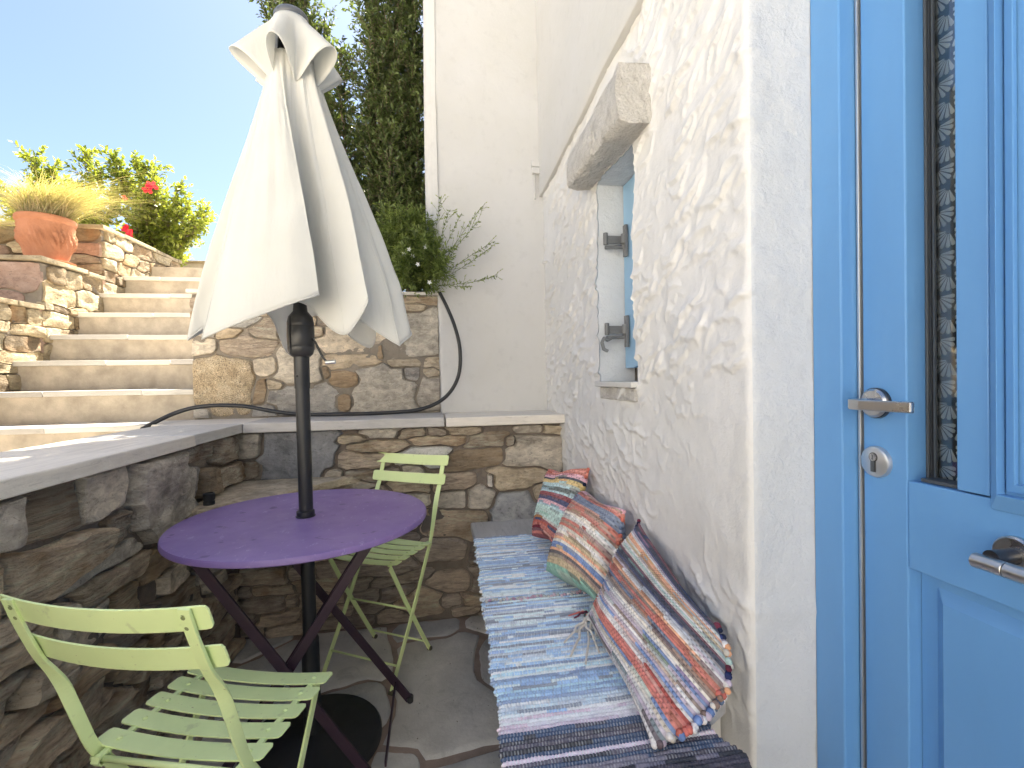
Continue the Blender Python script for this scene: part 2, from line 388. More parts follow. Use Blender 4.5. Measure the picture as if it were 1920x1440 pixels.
st = empty('staircase', kind='structure', label='outdoor stairs with beige screed risers and white slab nosings')
RUN, RISE, Y0, Z0 = .222, .155, 2.60, .95
rr = np.random.default_rng(12)
for k in range(-6, 8):
    y = Y0 + RUN * (k - 1); z = Z0 + RISE * k; xr = -1.165 if k > 0 else -1.16
    xl = -2.13 if k > -1 else -2.6
    if k == 7: xr = -.9; y = 4.28
    dp_ = .60 if k == 6 else RUN
    b = MB(); b.box((xl, y, z - RISE - .02), (xr, y + dp_ + .05, z - .026)); b.build('riser', M['riser'], st)
    x = xl
    while x < xr - .01:
        w = min(rr.uniform(.26, .5), xr - x)
        if xr - x - w < .1: w = xr - x
        b = MB(); dz = rr.normal(0, .0012)
        b.box((x + .002, y - .018 + rr.normal(0, .002), z - .026 + dz), (x + w - .002, y + dp_ + .01, z + dz)); b.build('tread_slab', M['nosing'], st, bevel=.003); x += w
b = MB(); b.box((-2.6, Y0 + RUN * 7 - .1, Z0 + RISE * 7 - .1), (-.4, 6.2, Z0 + RISE * 7 - .004)); b.build('landing', M['riser'], st)

# unseen white house masses added behind and left to bounce sunlight onto the terrace
ho = MB(); ho.box((-9.0, -7.0, -.05), (-6.6, 1.2, 4.6)); ho.box((-6.61, -2.4, 0), (-6.58, -1.5, 2.1), 1); ho.box((-6.61, -.4, 1.0), (-6.58, .3, 2.0), 1); ho.box((-6.6, -6.4, -.05), (.2, -5.4, 4.6))
tag(ho.build('unseen_bounce_house', [M['plaster'], M['bluepaint']]), kind='structure')
# upper garden earth behind the stair wall
hs = MB(); hs.prism([(-9, 1.2), (-2.45, 1.2), (-2.45, 3.5), (-9, 3.5)], 0, 1.50); hs.prism([(-9, 3.5), (-2.4, 3.5), (-2.4, 7.5), (-9, 7.5)], 0, 2.02)
tag(hs.build('garden_earth', M['soil']), kind='structure')

# dry crumbs and petals blown onto the paving
db = MB(); rd = np.random.default_rng(88)
for k in range(150):
    x, y = (rd.uniform(-.1, .28), rd.uniform(1.1, 2.2)) if k % 3 else (rd.uniform(-.8, .3), rd.uniform(1.9, 2.23)); a = rd.uniform(0, 6.28); s1 = rd.uniform(.0015, .005)
    db.add([(x, y, .005), (x + s1 * math.cos(a), y + s1 * math.sin(a), .008), (x + s1 * math.cos(a + 1), y + s1 * math.sin(a + 1), .0045)], [(0, 1, 2)], 0 if k % 4 else 1)
tag(db.build('floor_debris', [M['soil'], M['smooth']]), 'dry crumbs and pale petals scattered on the grey paving', kind='stuff')
# ------------------------------------------------------------------ stair side wall in three stepped blocks
sw = empty('stair_side_wall', (-2.1, 3, 0), label='stepped ochre stone wall with thin cap slabs beside the stairs', cat='wall')
def child_empty_fix(o): pass
sw.location = (0, 0, 0)
XS = -2.1
def wall_block(x0, y0, y1, zb, zt, seed, front=True, side_mats=('warm', 'warmlight', 'warmlight', 'warm'), front_mats=('mauve', 'warm', 'brown')):
    r_ = np.random.default_rng(seed)
    b = MB(); b.box((x0, y0 + .012, zb), (XS - .012, y1, zt - .03)); b.build('wall_core', M['mortarlight'], sw)
    sd_ = fill([], (y0 + .004, y1, zb, zt - .03), .045, .12, .10, .30, list(side_mats), r_, ang=6)
    lay(sw, sd_, (y0, y1, zb, zt - .026), ((XS, 0, 0), Y, Z, X), 'stone', K=28, joint=.004, cap=1.5, pr=(-.004, .014), rough=.010, rings=4, strata=.004, depth=.03)
    if front:
        sf = fill([], (x0, XS - .004, zb, zt - .03), .06, .17, .12, .26, list(front_mats), r_, ang=5)
        lay(sw, sf, (x0, XS, zb, zt - .026), ((0, y0, 0), X, Z, (0, -1, 0)), 'stone', K=28, joint=.004, cap=1.5, pr=(-.002, .012), rough=.008, rings=4, strata=.003, depth=.03)
    y = y0 - .02
    while y < y1:
        w = min(r_.uniform(.22, .4), y1 - y)
        b = MB(); dz = r_.normal(0, .003); b.box((x0, y, zt - .026 + dz), (XS + .018 + r_.normal(0, .004), y + w - .005, zt + dz)); b.build('cap_slab', M['warmlight'], sw, bevel=.004); y += w
wall_block(-2.5, 1.2, 3.0, .70, 1.575, 1, False)
wall_block(-3.2, 3.0, 3.5, 1.2, 1.84, 2)
wall_block(-3.2, 3.5, 4.48, 1.4, 2.177, 3)

# end wall at the top of the stairs with a hose loop
ew = MB(); ew.box((-2.7, 5.6, 1.95), (-.6, 5.85, 2.42)); eo = ew.build('end_wall', M['riser']); tag(eo, 'low beige rendered wall closing the top of the stairs', 'wall')
eb = MB(); eb.box((-2.72, 5.58, 2.422), (-.58, 5.87, 2.447)); eb.build('cap_slab', M['warmlight'], eo, bevel=.004)
hb = MB(); hb.tube([(-2.48 + .42 * (1 - math.cos(t)) , 5.52, 2.06 + .30 * math.sin(t)) for t in np.linspace(0, math.pi, 24)], .014, 8)
tag(hb.build('garden_hose', simple('hose_black', (.02, .022, .024), .45), smooth=True), 'short black hose arching before the beige wall above the stairs', 'hose')

# ------------------------------------------------------------------ low terrace wall (left) and low back wall
lw = empty('left_terrace_wall', label='low brown schist wall with long pale cap slabs on the left of the terrace', cat='wall')
b = MB(); b.box((-1.16, -1.3, -.05), (-.872, 2.56, .912)); b.build('wall_core', M['mortar'], lw)
face_sheet('mortar_face', M['mortar'], lw, ((-.862, -1.3, -.05), Y, Z, X), 3.6, .965, .015, .008, seed=8, freq=24)
ls = [(1.641,0.764,0.15,0.117,0,"grey"),(1.396,0.842,0.082,0.060,0,"grey"),(1.215,0.845,0.09,0.055,0,"tanstrata"),(1.05,0.86,0.07,0.045,0,"grey"),(1.955,0.761,0.066,0.038,0,"ochre"),(1.855,0.777,0.019,0.045,0,"light"),(2.132,0.754,0.101,0.035,0,"brown"),(2.137,0.852,0.103,0.045,0,"brown"),(1.907,0.876,0.12,0.023,0,"brown"),(1.416,0.674,0.166,0.030,0,"grey"),(1.627,0.588,0.075,0.039,0,"ochre"),(1.732,0.495,0.066,0.038,0,"grey")]
fill(ls, (-1.3, 2.25, 0, .91), .045, .105, .12, .36, ['brown', 'brown', 'tanstrata', 'tan', 'grey', 'brown'], np.random.default_rng(21), skip=.98, ang=4,
     avoid=lambda u, v: v < .35 or u < .2)
fill(ls, (-1.3, 2.25, 0, .35), .045, .09, .12, .34, ['dark', 'brown', 'dark', 'brown'], np.random.default_rng(22), skip=.98, ang=4)
lay(lw, ls, (-1.3, 2.245, 0, .915), ((-.855, 0, 0), Y, Z, X), 'stone', K=44, joint=.0075, pr=(.000, .050), rough=.010, rings=9, strata=.006, depth=.03, cap=1.55, round_=.9)
for (ya, yb, x1) in ((-1.3, .2, -.812), (.206, .992, -.814), (1.0, 1.80, -.812), (1.806, 2.245, -.816)):
    b = MB(); dx = 0
    b.add([(-1.17, ya, .914), (x1, ya, .914), (x1 + .004, yb, .914), (-1.165, yb, .914), (-1.17, ya, .953), (x1 - .002, ya, .953), (x1, yb, .953), (-1.165, yb, .953)],
          [(0, 3, 2, 1), (4, 5, 6, 7), (0, 1, 5, 4), (1, 2, 6, 5), (2, 3, 7, 6), (3, 0, 4, 7)])
    b.build('cap_slab', M['slabback'], lw, bevel=.004)

bw = empty('back_terrace_wall', label='low mixed schist wall with pale cap slabs behind the green chair', cat='wall')
b = MB(); b.box((-.872, 2.272, -.05), (.66, 2.57, .912)); b.build('wall_core', M['mortar'], bw)
face_sheet('mortar_face', M['mortar'], bw, ((-.87, 2.270, -.05), X, Z, (0, -1, 0)), 1.55, .965, .015, .007, seed=9, freq=24)
bs = [(-0.799,0.849,0.047,0.051,0,"grey"),(-0.609,0.795,0.148,0.095,3,"blue"),(-0.806,0.745,0.043,0.033,0,"brown"),(-0.365,0.864,0.058,0.017,0,"tan"),(-0.235,0.825,0.118,0.027,-3,"brown"),(-0.320,0.762,0.103,0.044,0,"dark"),(-0.057,0.773,0.105,0.045,0,"white"),(0.032,0.845,0.123,0.023,0,"brown"),(0.200,0.751,0.116,0.038,6,"ochre"),(0.257,0.836,0.091,0.030,0,"brown"),(0.484,0.764,0.127,0.077,0,"light"),(0.396,0.650,0.136,0.049,3,"tan"),(0.263,0.641,0.016,0.036,0,"white"),(0.087,0.560,0.065,0.045,0,"light"),(0.218,0.560,0.068,0.056,0,"light"),(0.366,0.471,0.109,0.097,0,"blue"),(0.116,0.447,0.140,0.063,-3,"brown"),(0.076,0.641,0.099,0.035,0,"dark"),(-0.096,0.641,0.092,0.035,0,"brown"),(0.009,0.334,0.099,0.045,0,"dark"),(0.085,0.171,0.095,0.043,0,"dark"),(0.219,0.165,0.062,0.067,0,"dark"),(-0.070,0.090,0.088,0.050,0,"brown")]
fill(bs, (-.86, .62, .45, .905), .04, .08, .09, .24, ['brown', 'dark', 'brown', 'tan', 'grey'], np.random.default_rng(31), skip=.98, ang=4)
fill(bs, (-.86, .62, 0, .45), .045, .1, .1, .26, ['dark', 'brown', 'dark'], np.random.default_rng(32), skip=.98, ang=4)
lay(bw, bs, (-.862, .63, 0, .915), ((0, 2.262, 0), X, Z, (0, -1, 0)), 'stone', K=36, joint=.006, pr=(.002, .028), rough=.006, rings=6, strata=.004, depth=.03, cap=1.5, round_=.9)
for (xa, xb, ya, dz) in ((-.812, .052, 2.212, .0), (.058, .64, 2.207, -.002)):
    b = MB(); b.add([(xa - (.0 if xa > 0 else .0), ya, .912 + dz), (xb, ya, .912 + dz), (xb, 2.55, .912 + dz), (xa, 2.55, .912 + dz), (xa, ya + .002, .955 + dz), (xb, ya + .002, .955 + dz), (xb, 2.55, .955 + dz), (xa, 2.55, .955 + dz)],
          [(0, 3, 2, 1), (4, 5, 6, 7), (0, 1, 5, 4), (1, 2, 6, 5), (2, 3, 7, 6), (3, 0, 4, 7)])
    b.build('cap_slab', M['slab'], bw, bevel=.005)
b = MB(); b.box((-1.167, 2.247, .914), (-.817, 2.55, .9535)); b.build('cap_slab', M['slab'], bw, bevel=.004)

# corner shelf slab
sh = MB(); sh.prism([(-.845, 1.78), (-.80, 1.775), (-.62, 1.93), (-.40, 2.20), (-.33, 2.255), (-.845, 2.255)], .665, .70)
tag(sh.build('corner_shelf', M['tan'], bevel=.004), 'rough stone shelf slab set in the corner behind the purple table', 'shelf')
tb = MB(); tb.lathe([(.018, .70), (.0185, .712), (.016, .714), (.0185, .718), (.0185, .74), (.014, .742), (.014, .71)], (-.79, 1.84, 0), 18)
tag(tb.build('pipe_stub', simple('pipe_black', (.02, .02, .022), .5), smooth=True, auto=35), 'small black plastic pipe end standing on the corner shelf', 'pipe')

# ------------------------------------------------------------------ planter wall
pw_ = empty('planter_wall', label='raised planter wall of mixed grey and golden stones behind the parasol', cat='planter')
b = MB(); b.box((-1.153, 2.575, .8), (.04, 3.6, 1.50)); b.build('wall_core', M['mortarlight'], pw_)
face_sheet('mortar_face', M['mortarlight'], pw_, ((-1.155, 2.564, .94), X, Z, (0, -1, 0)), 1.2, .63, .012, .010, seed=14, freq=22)
ps = [(-1.016,1.126,0.137,0.142,0,"granite"),(-0.906,1.309,0.113,0.055,-3,"dark"),(-1.11,1.316,0.055,0.047,5,"grey"),(-0.824,1.389,0.059,0.045,5,"brown"),(-0.823,1.213,0.057,0.045,5,"grey"),(-0.855,1.075,0.030,0.064,-15,"ochre"),(-0.669,1.200,0.107,0.092,0,"grey"),(-0.641,1.032,0.158,0.087,0,"light"),(-0.381,1.339,0.164,0.071,-6,"grey"),(-0.418,1.236,0.137,0.035,4,"tan"),(-0.439,1.137,0.077,0.041,-2,"ochre"),(-0.537,1.179,0.016,0.032,15,"ochre"),(-0.247,1.062,0.161,0.134,0,"grey"),(-0.092,1.360,0.138,0.112,10,"grey"),(-0.266,1.286,0.016,0.044,0,"ochre"),(-0.143,1.221,0.076,0.022,2,"tan"),(0.002,1.219,0.038,0.031,0,"tan"),(-0.111,1.159,0.041,0.039,0,"light"),(-0.017,1.059,0.060,0.079,-25,"grey"),(-0.449,1.019,0.037,0.041,0,"ochre"),(-0.303,1.427,0.059,0.044,0,"dark"),(-1.125,0.982,0.04,0.029,0,"light"),(-0.048,1.548,0.088,0.020,0,"brown"),(-0.118,1.509,0.082,0.019,0,"tan"),(-1.103,1.442,0.043,0.036,0,"ochre"),(-1.106,1.519,0.038,0.026,0,"dark")]
fill(ps, (-1.16, .045, .955, 1.57), .04, .07, .06, .16, ['tan', 'grey', 'brown', 'light', 'tan'], np.random.default_rng(41), skip=1.0, ang=6)
lay(pw_, ps, (-1.165, .045, .957, 1.572), ((0, 2.562, 0), X, Z, (0, -1, 0)), 'stone', K=40, joint=.004, pr=(.003, .016), rough=.006, rings=6, strata=.004, depth=.03, cap=1.6, round_=.92)
pl_s = fill([], (2.57, 3.6, .957, 1.57), .05, .1, .1, .25, ['tan', 'grey', 'ochre', 'dark'], np.random.default_rng(42), ang=5)
lay(pw_, pl_s, (2.57, 3.6, .957, 1.572), ((-1.155, 0, 0), Y, Z, (-1, 0, 0)), 'stone', K=18, joint=.006, pr=(.002, .01), rough=.004, depth=.025)
for xa, xb in ((-1.175, -.62), (-.615, -.2), (-.195, .043)):
    b = MB(); b.box((xa, 2.545, 1.574), (xb, 2.70, 1.592)); b.build('cap_slab', M['slab'], pw_, bevel=.003)
so_ = face_sheet('planter_soil', M['soil'], None, ((-1.14, 2.66, 1.54), X, Y, Z), 1.18, .95, .05, .02, seed=2, freq=6); tag(so_, kind='structure')
# ------------------------------------------------------------------ white house: rough facade, window, lintel, smooth walls, door
hs_ = empty('white_house', label='whitewashed house with rough trowelled wall, small shuttered window and blue door', cat='house')
r_ = np.random.default_rng(77)
SY0, SZ0, RES = .80, .30, .003
NY, NZ = int(1.9 / RES), int(2.1 / RES); Hm = np.zeros((NY, NZ))
def stroke(Hm, cy, cz, ln, ang, A, cur, dn=.0022, upw=.011):
    """one trowel ridge: crest with a steep lower side and a long upper side; u points towards the camera (-y)"""
    ext = ln * .6 + .03
    i0, i1 = int((cy - ext - SY0) / RES), int((cy + ext - SY0) / RES); j0, j1 = int((cz - ext - SZ0) / RES), int((cz + ext - SZ0) / RES)
    i0, i1, j0, j1 = max(i0, 0), min(i1, NY), max(j0, 0), min(j1, NZ)
    if i1 <= i0 or j1 <= j0: return
    yy = SY0 + np.arange(i0, i1) * RES; zz = SZ0 + np.arange(j0, j1) * RES
    uu, vv = np.meshgrid(-(yy - cy), zz - cz, indexing='ij')
    a = uu * math.cos(ang) + vv * math.sin(ang); b = -uu * math.sin(ang) + vv * math.cos(ang)
    b = b - cur * (a * a) / ln - .004 * np.sin(a * 70 + cy * 90) - .002 * np.sin(a * 190 + cz * 50)
    w = np.clip(1 - (np.abs(a) / (ln / 2)) ** 2, 0, 1) ** .7
    pr = np.where(b > 0, np.exp(-b / upw), np.exp(-(b / dn) ** 2))
    sub = Hm[i0:i1, j0:j1]; np.maximum(sub, A * w * pr + sub * .35, out=sub)
for kind, cnt in ((0, 1150), (1, 1100)):
    for _ in range(cnt):
        cy, cz = r_.uniform(.83, 2.6), r_.uniform(.4, 2.25)
        if vnoise(np.array([[cy * 3.3, cz * 3.9, kind]]), 90)[0] < (-.42 if kind == 0 else -.2): continue
        lo = max(0, min(1, (1.12 - cz) / .2))
        ang = math.radians(r_.normal(20 - 44 * lo, 11 if kind == 0 else 22))
        if kind == 0: stroke(Hm, cy, cz, r_.uniform(.05, .20), ang, r_.uniform(.004, .0145), r_.normal(0, .7), r_.uniform(.0014, .0032), r_.uniform(.007, .026))
        else: stroke(Hm, cy, cz, r_.uniform(.02, .07), ang, r_.uniform(.0015, .007), r_.normal(0, 1.2), r_.uniform(.0014, .004), r_.uniform(.004, .014))
def Hs(y, z):
    i = np.clip((y - SY0) / RES, 0, NY - 1.01); j = np.clip((z - SZ0) / RES, 0, NZ - 1.01); a, b = i.astype(int), j.astype(int); fi, fj = i - a, j - b
    return Hm[a, b] * (1 - fi) * (1 - fj) + Hm[a + 1, b] * fi * (1 - fj) + Hm[a, b + 1] * (1 - fi) * fj + Hm[a + 1, b + 1] * fi * fj
WY0, WY1, WZ0, WZ1 = 1.385, 1.695, 1.108, 1.842
ys = np.concatenate([np.linspace(2.575, WY1, 170)[:-1], np.linspace(WY1, WY0, 63)[:-1], np.linspace(WY0, .873, 108)])
iw0 = int(np.argmin(np.abs(ys - WY1))); iw1 = int(np.argmin(np.abs(ys - WY0)))
prof = [(XW, y, -1, 0, 1.0) for y in ys]
for t in np.linspace(0, math.pi / 2, 7)[1:]: prof.append((XW + .018 - .018 * math.cos(t), .871 - .018 * math.sin(t), -math.cos(t), -math.sin(t), 1 - t / (math.pi / 2) * .8))
for x in np.linspace(.642, .757, 22): prof.append((x, .853 - (x - .638) * .06, 0, -1, .12))
prof = np.array(prof)
zs = np.concatenate([np.arange(-.02, .385, .03), np.linspace(.4, WZ0, 122)[:-1], np.linspace(WZ0, WZ1, 123)[:-1], np.linspace(WZ1, 2.34, 82)])
jz0 = int(np.argmin(np.abs(zs - WZ0))); jz1 = int(np.argmin(np.abs(zs - WZ1)))
pi_, zi = np.meshgrid(np.arange(len(prof)), zs, indexing='ij'); pi_ = pi_.ravel(); zz = zi.ravel()
px_, py_, nx_, ny_, am = prof[pi_].T
q3 = np.stack([px_, py_, zz], 1)
h = Hs(py_, zz) * am + am * .0045 * fbm(q3 * (1, 9, 9), 51, 4) + .0022 * fbm(q3 * 22, 52, 3) + (1 - am) * .0035 * fbm(q3 * (9, 9, 6), 54, 3)
h += am * .010 * vnoise(q3 * (1, 3.1, 2.6), 53)
edge = np.exp(-((py_ - .862) / .02) ** 2); h += edge * .003 * fbm(q3 * (3, 3, 20), 55, 3)
dyw = np.zeros(len(h))
# wavy window edges
nearw = np.exp(-np.abs(py_ - WY0) / .035) * (nx_ < -.5) * ((zz > WZ0 - .08) & (zz < WZ1 + .08)); dyw += nearw * (.007 * np.sin(zz * 9.5 + .6) + .005 * np.sin(zz * 21) + .004 * vnoise(q3 * (1, 0, 30), 3))
farw = np.exp(-np.abs(py_ - WY1) / .03) * (nx_ < -.5); dyw += farw * (.003 * np.sin(zz * 14) + .003 * vnoise(q3 * (1, 0, 26), 5))
P = np.stack([px_ + nx_ * h, py_ + ny_ * h + dyw, zz], 1)
F_ = grid_faces(len(prof), len(zs))
ii, jj = F_[:, 0] // len(zs), F_[:, 0] % len(zs)
keep = ~((ii >= iw0) & (ii < iw1) & (jj >= jz0) & (jj < jz1)); F_ = F_[keep]
mi = (ii[keep] > len(ys) + 2).astype(int)
# reveals of the window opening: extrude the hole rim inwards
idx = lambda a, b: a * len(zs) + b
rim = [idx(iw0, j) for j in range(jz0, jz1 + 1)] + [idx(i, jz1) for i in range(iw0 + 1, iw1 + 1)] + [idx(iw1, j) for j in range(jz1 - 1, jz0 - 1, -1)] + [idx(i, jz0) for i in range(iw1 - 1, iw0, -1)]
n0 = len(P); steps = (.006, .03, .06, .10, .135); add = []
for s_, dx in enumerate(steps):
    for c in rim:
        p = P[c].copy(); q = np.array([p[0] + dx, p[1], p[2]])
        tgt = np.clip([q[1], q[2]], [WY0 + .002, WZ0], [WY1 - .002, WZ1]); k = min(1, dx / .06)
        q[1] = q[1] * (1 - k) + (WY0 - .001 if abs(p[1] - WY0) < .03 else WY1 if abs(p[1] - WY1) < .02 else q[1]) * k
        q[0] = XW + dx + (p[0] - XW) * (1 - k); nz = .0018 * vnoise(q[None] * 40, 7)[0]; q[1] += nz; add.append(q)
P = np.concatenate([P, np.array(add)]); nr = len(rim); ex = []
for s_ in range(len(steps)):
    a = rim if s_ == 0 else [n0 + (s_ - 1) * nr + k for k in range(nr)]; b = [n0 + s_ * nr + k for k in range(nr)]
    for k in range(nr): ex.append((a[k], b[k], b[(k + 1) % nr], a[(k + 1) % nr]))
F_ = np.concatenate([F_, np.array(ex)]); mi = np.concatenate([mi, np.ones(len(ex), int)])
fac = mkobj('rough_wall', P, F_, [M['plaster'], M['jamb']], hs_, True, mi)

# body behind the facade (seen only as mass), upper smooth wall with its slanting lower lip
b = MB(); b.box((.80, .95, -.05), (3.2, 2.60, 5.4)); b.box((XW + .02, .86, 2.30), (.82, 2.60, 5.4)); b.box((XW, -3.0, 2.60), (3.2, .86, 5.4)); b.box((XW, -3.0, -.05), (3.2, -.55, 2.6)); b.box((.90, -.55, -.05), (3.2, .95, 2.6))
b.build('house_body', M['smooth'], hs_)
def zl(y): return 2.112 + (2.57 - y) * .0695
ny = 60; yy = np.linspace(2.575, .86, ny); V = []; 
for k, y in enumerate(yy):
    wv = .002 * math.sin(y * 7); zb_ = zl(y) + .0015 * math.sin(y * 13)
    xo = .596 + wv
    V += [(.66, y, zb_ + .004), (xo + .004, y, zb_), (xo, y, zb_ + .006)] + [(xo + .002 * math.sin(z * 5 + y * 3), y, z) for z in np.linspace(zb_ + .05, 5.4, 24)]
mkobj('upper_wall', V, grid_faces(ny, 27), M['smooth'], hs_, True)

# white end wall facing the camera, with a rounded outer corner
cols = [(-.012 + .045 - .045 * math.cos(t), 2.61 - .05 * math.sin(t)) for t in np.linspace(0, math.pi / 2, 8)]
cols = [(-.012, 3.2), (-.012, 2.8)] + cols + [(x, 2.548 + .004 * math.sin(x * 9)) for x in np.linspace(.045, .66, 34)]
V = []; nzv = 150
for x, y in cols:
    for z in np.linspace(.90, 5.4, nzv):
        bul = .006 * vnoise(np.array([[x * 2.5, 0, z * 1.8]]), 61)[0] + .002 * vnoise(np.array([[x * 12, 0, z * 12]]), 62)[0]
        off = .052 * max(0, min(1, (1.60 - z) / .06)) if x < .03 else 0
        V.append((x + off + .006 * math.sin(z * 2.1) * (x < .05), y - bul, z))
mkobj('end_wall', V, grid_faces(len(cols), nzv), M['smooth'], hs_, True)
b = MB(); b.box((.06, 2.62, .9), (3.2, 3.2, 5.4)); b.build('end_wall_body', M['smooth'], hs_)
gv = MB(); gv.tube([(-.004 + .05, 2.552, 1.6), (.048, 2.545, 2.0), (.044, 2.546, 2.6), (.05, 2.545, 3.3), (.046, 2.546, 5.4)], .0035, 6); gv.build('corner_bead', M['smooth'], hs_, smooth=True)
jb = MB(); jb.box((.555, 2.522, 2.235), (.598, 2.552, 2.268)); jb.box((.552, 2.525, 2.272), (.600, 2.552, 2.305)); jb.box((.566, 2.53, 2.10), (.572, 2.552, 2.235))
tag(jb.build('junction_box', M['smooth'], bevel=.004), 'tiny white painted junction box in the inner corner of the house walls', 'junction box')

# stone lintel
V = []; nl = 26; rl = np.random.default_rng(4)
prof_l = [(.64, .0), (.60, .0), (.56, -.004), (.528, .003), (.52, .015), (.518, .06), (.520, .10), (.526, .135), (.545, .145), (.60, .148), (.64, .148)]
for k, y in enumerate(np.linspace(1.262, 1.765, nl)):
    for (x, z) in prof_l:
        zz_ = 1.845 + z * (1 + .5 * (1.5 - y)) + .018 * (y - 1.5)
        n_ = fbm(np.array([[x * 14, y * 14, z * 14]]), 71, 3)[0]; n2 = fbm(np.array([[x * 14, y * 14 + 50, z * 14]]), 72, 3)[0]
        V.append((x + .008 * n_, y + .012 * n2 * (k in (0, nl - 1)), zz_ + .009 * n2 + (.012 if .03 < z < .14 and y < 1.3 else 0)))
n = len(prof_l); f = [(i * n + j, (i + 1) * n + j, (i + 1) * n + j + 1, i * n + j + 1) for i in range(nl - 1) for j in range(n - 1)] + [(i * n + n - 1, (i + 1) * n + n - 1, (i + 1) * n, i * n) for i in range(nl - 1)] + [tuple(range(n)), tuple(range((nl - 1) * n, nl * n))[::-1]]
M['lintel'] = stone_mat('stone_lintel', [(.50, .475, .44), (.66, .64, .60), (.74, .72, .69)], .8, .006, None, (14, 9, 14), .9, .10, .12, .2, .05)
mkobj('lintel', V, f, M['lintel'], hs_, True, auto=50)
rm = MB(); V = []   # plaster halo at the near end of the lintel
# sill
b = MB(); b.box((.598, WY0 - .012, 1.094), (.735, WY1 + .012, 1.1125)); b.build('window_sill', M['smooth'], hs_, bevel=.003)
b = MB(); b.box((.612, WY0 - .005, 1.050), (.64, WY1 - .01, 1.0925)); b.build('sill_bed', M['lintel'], hs_, bevel=.004)

# blue shutter with boards and two iron hinges
M['shutter'] = paint('blue_shutter_paint', (.28, .46, .64), .45)

b = MB(); b.box((.712, WY0 + .008, 1.165), (.742, 1.598, 1.84)); shut = b.build('shutter', M['shutter'], hs_, bevel=.002)
b = MB(); b.box((.716, 1.604, 1.160), (.742, 1.692, 1.84)); b.build('shutter_board', M['shutter'], shut, bevel=.002)
b = MB(); b.box((.722, WY0 + .008, 1.114), (.745, 1.60, 1.156)); b.build('bottom_rail', M['shutter'], shut, bevel=.002)
M['iron'] = simple('painted_iron', (.20, .205, .21), .55, .3, [(120, .0006)], .25)
M['ironlight'] = simple('worn_iron', (.33, .335, .34), .5, .4, [(120, .0006)], .2)
for zc, hook in ((1.622, 0), (1.292, 1)):
    b = MB()
    b.box((.700, 1.640, zc - .055), (.711, 1.662, zc + .06))
    b.tube([(.700, 1.652, zc - .006), (.700, 1.652, zc + .028)], .0105, 12)
    b.box((.640, 1.664, zc - .004), (.70, 1.670, zc + .024))
    b.tube([(.636, 1.667, zc - .010), (.636, 1.667, zc + .034)], .0085, 12)
    b.tube([(.632, 1.665, zc - .020), (.700, 1.662, zc - .018)], .0065, 10)
    b.box((.694, 1.655, zc - .024), (.704, 1.668, zc - .008))
    if hook: b.bar([(.655, 1.655, zc - .018), (.632, 1.652, zc - .030), (.618, 1.65, zc - .022), (.610, 1.65, zc - .038), (.616, 1.65, zc - .062), (.632, 1.65, zc - .070)], (0, 1, 0), .012, .011)
    b.build('hinge', M['iron'], shut, smooth=False, bevel=.0015)

# ---- blue door
BP = M['bluepaint']; XD = .79
dr = MB(); dr.box((XD, .6825, .02), (.835, .765, 2.56)); door = dr.build('door', BP, hs_, bevel=.0025)
def dbox(name, lo, hi, mat=BP, bv=.002, parent=None):
    q = MB(); q.box(lo, hi); return q.build(name, mat, parent or door, bevel=bv)
fr = MB(); fr.box((.757, .778, -.02), (.86, .846, 2.56)); fr.box((.757, -.4, 2.50), (.86, .777, 2.56)); dfr = fr.build('door_frame', BP, hs_, bevel=.003)
M['steel'] = simple('brushed_steel', (.55, .54, .53), .28, 1.0, [(200, .0002)], .08)
M['satin'] = simple('satin_aluminium', (.62, .64, .66), .38, .9, None, .04)
M['darksteel'] = simple('dark_steel', (.10, .10, .105), .3, .9)
M['gasket'] = simple('grey_gasket', (.07, .08, .09), .5)
M['gasketdark'] = simple('black_gasket', (.03, .032, .035), .5)
dbox('weather_strip', (.788, .7695, .02), (.80, .7745, 2.5), M['satin'], .001, hs_); dbox('strip_backing', (.7915, .7655, .02), (.80, .7785, 2.5), M['gasket'], 0, hs_)

dbox('rail', (XD, -.3, .797), (.835, .6815, .945)); dbox('bottom_rail', (XD, -.3, .02), (.835, .6815, .16))
dbox('stile', (XD - .002, .5605, .9475), (.835, .604, 2.3))
dbox('top_rail', (XD, -.3, 2.3), (.835, .6815, 2.56))
# glass slot
dbox('slot_lining', (.826, .677, .948), (.8345, .6815, 2.3), M['gasket'], .001); dbox('slot_bead', (.829, .673, .948), (.8345, .676, 2.3), M['gasketdark'], 0); dbox('slot_bead', (.8305, .669, .948), (.8345, .672, 2.3), M['gasket'], 0)
dbox('slot_sill', (.80, .604, .9462), (.834, .668, .9515), M['gasket'], .0005)
mt, n_, p_ = newmat('window_glass'); p_.inputs['Base Color'].default_value = (.9, .95, .97, 1); p_.inputs['Roughness'].default_value = .02; p_.inputs['Transmission Weight'].default_value = 1.0; p_.inputs['IOR'].default_value = 1.6; p_.inputs['Coat Weight'].default_value = 1.0; p_.inputs['Coat Roughness'].default_value = .02
M['glass'] = mt
q = MB(); q.box((.836, .57, .9475), (.839, .69, 2.3)); q.build('glass_pane', M['glass'], door)
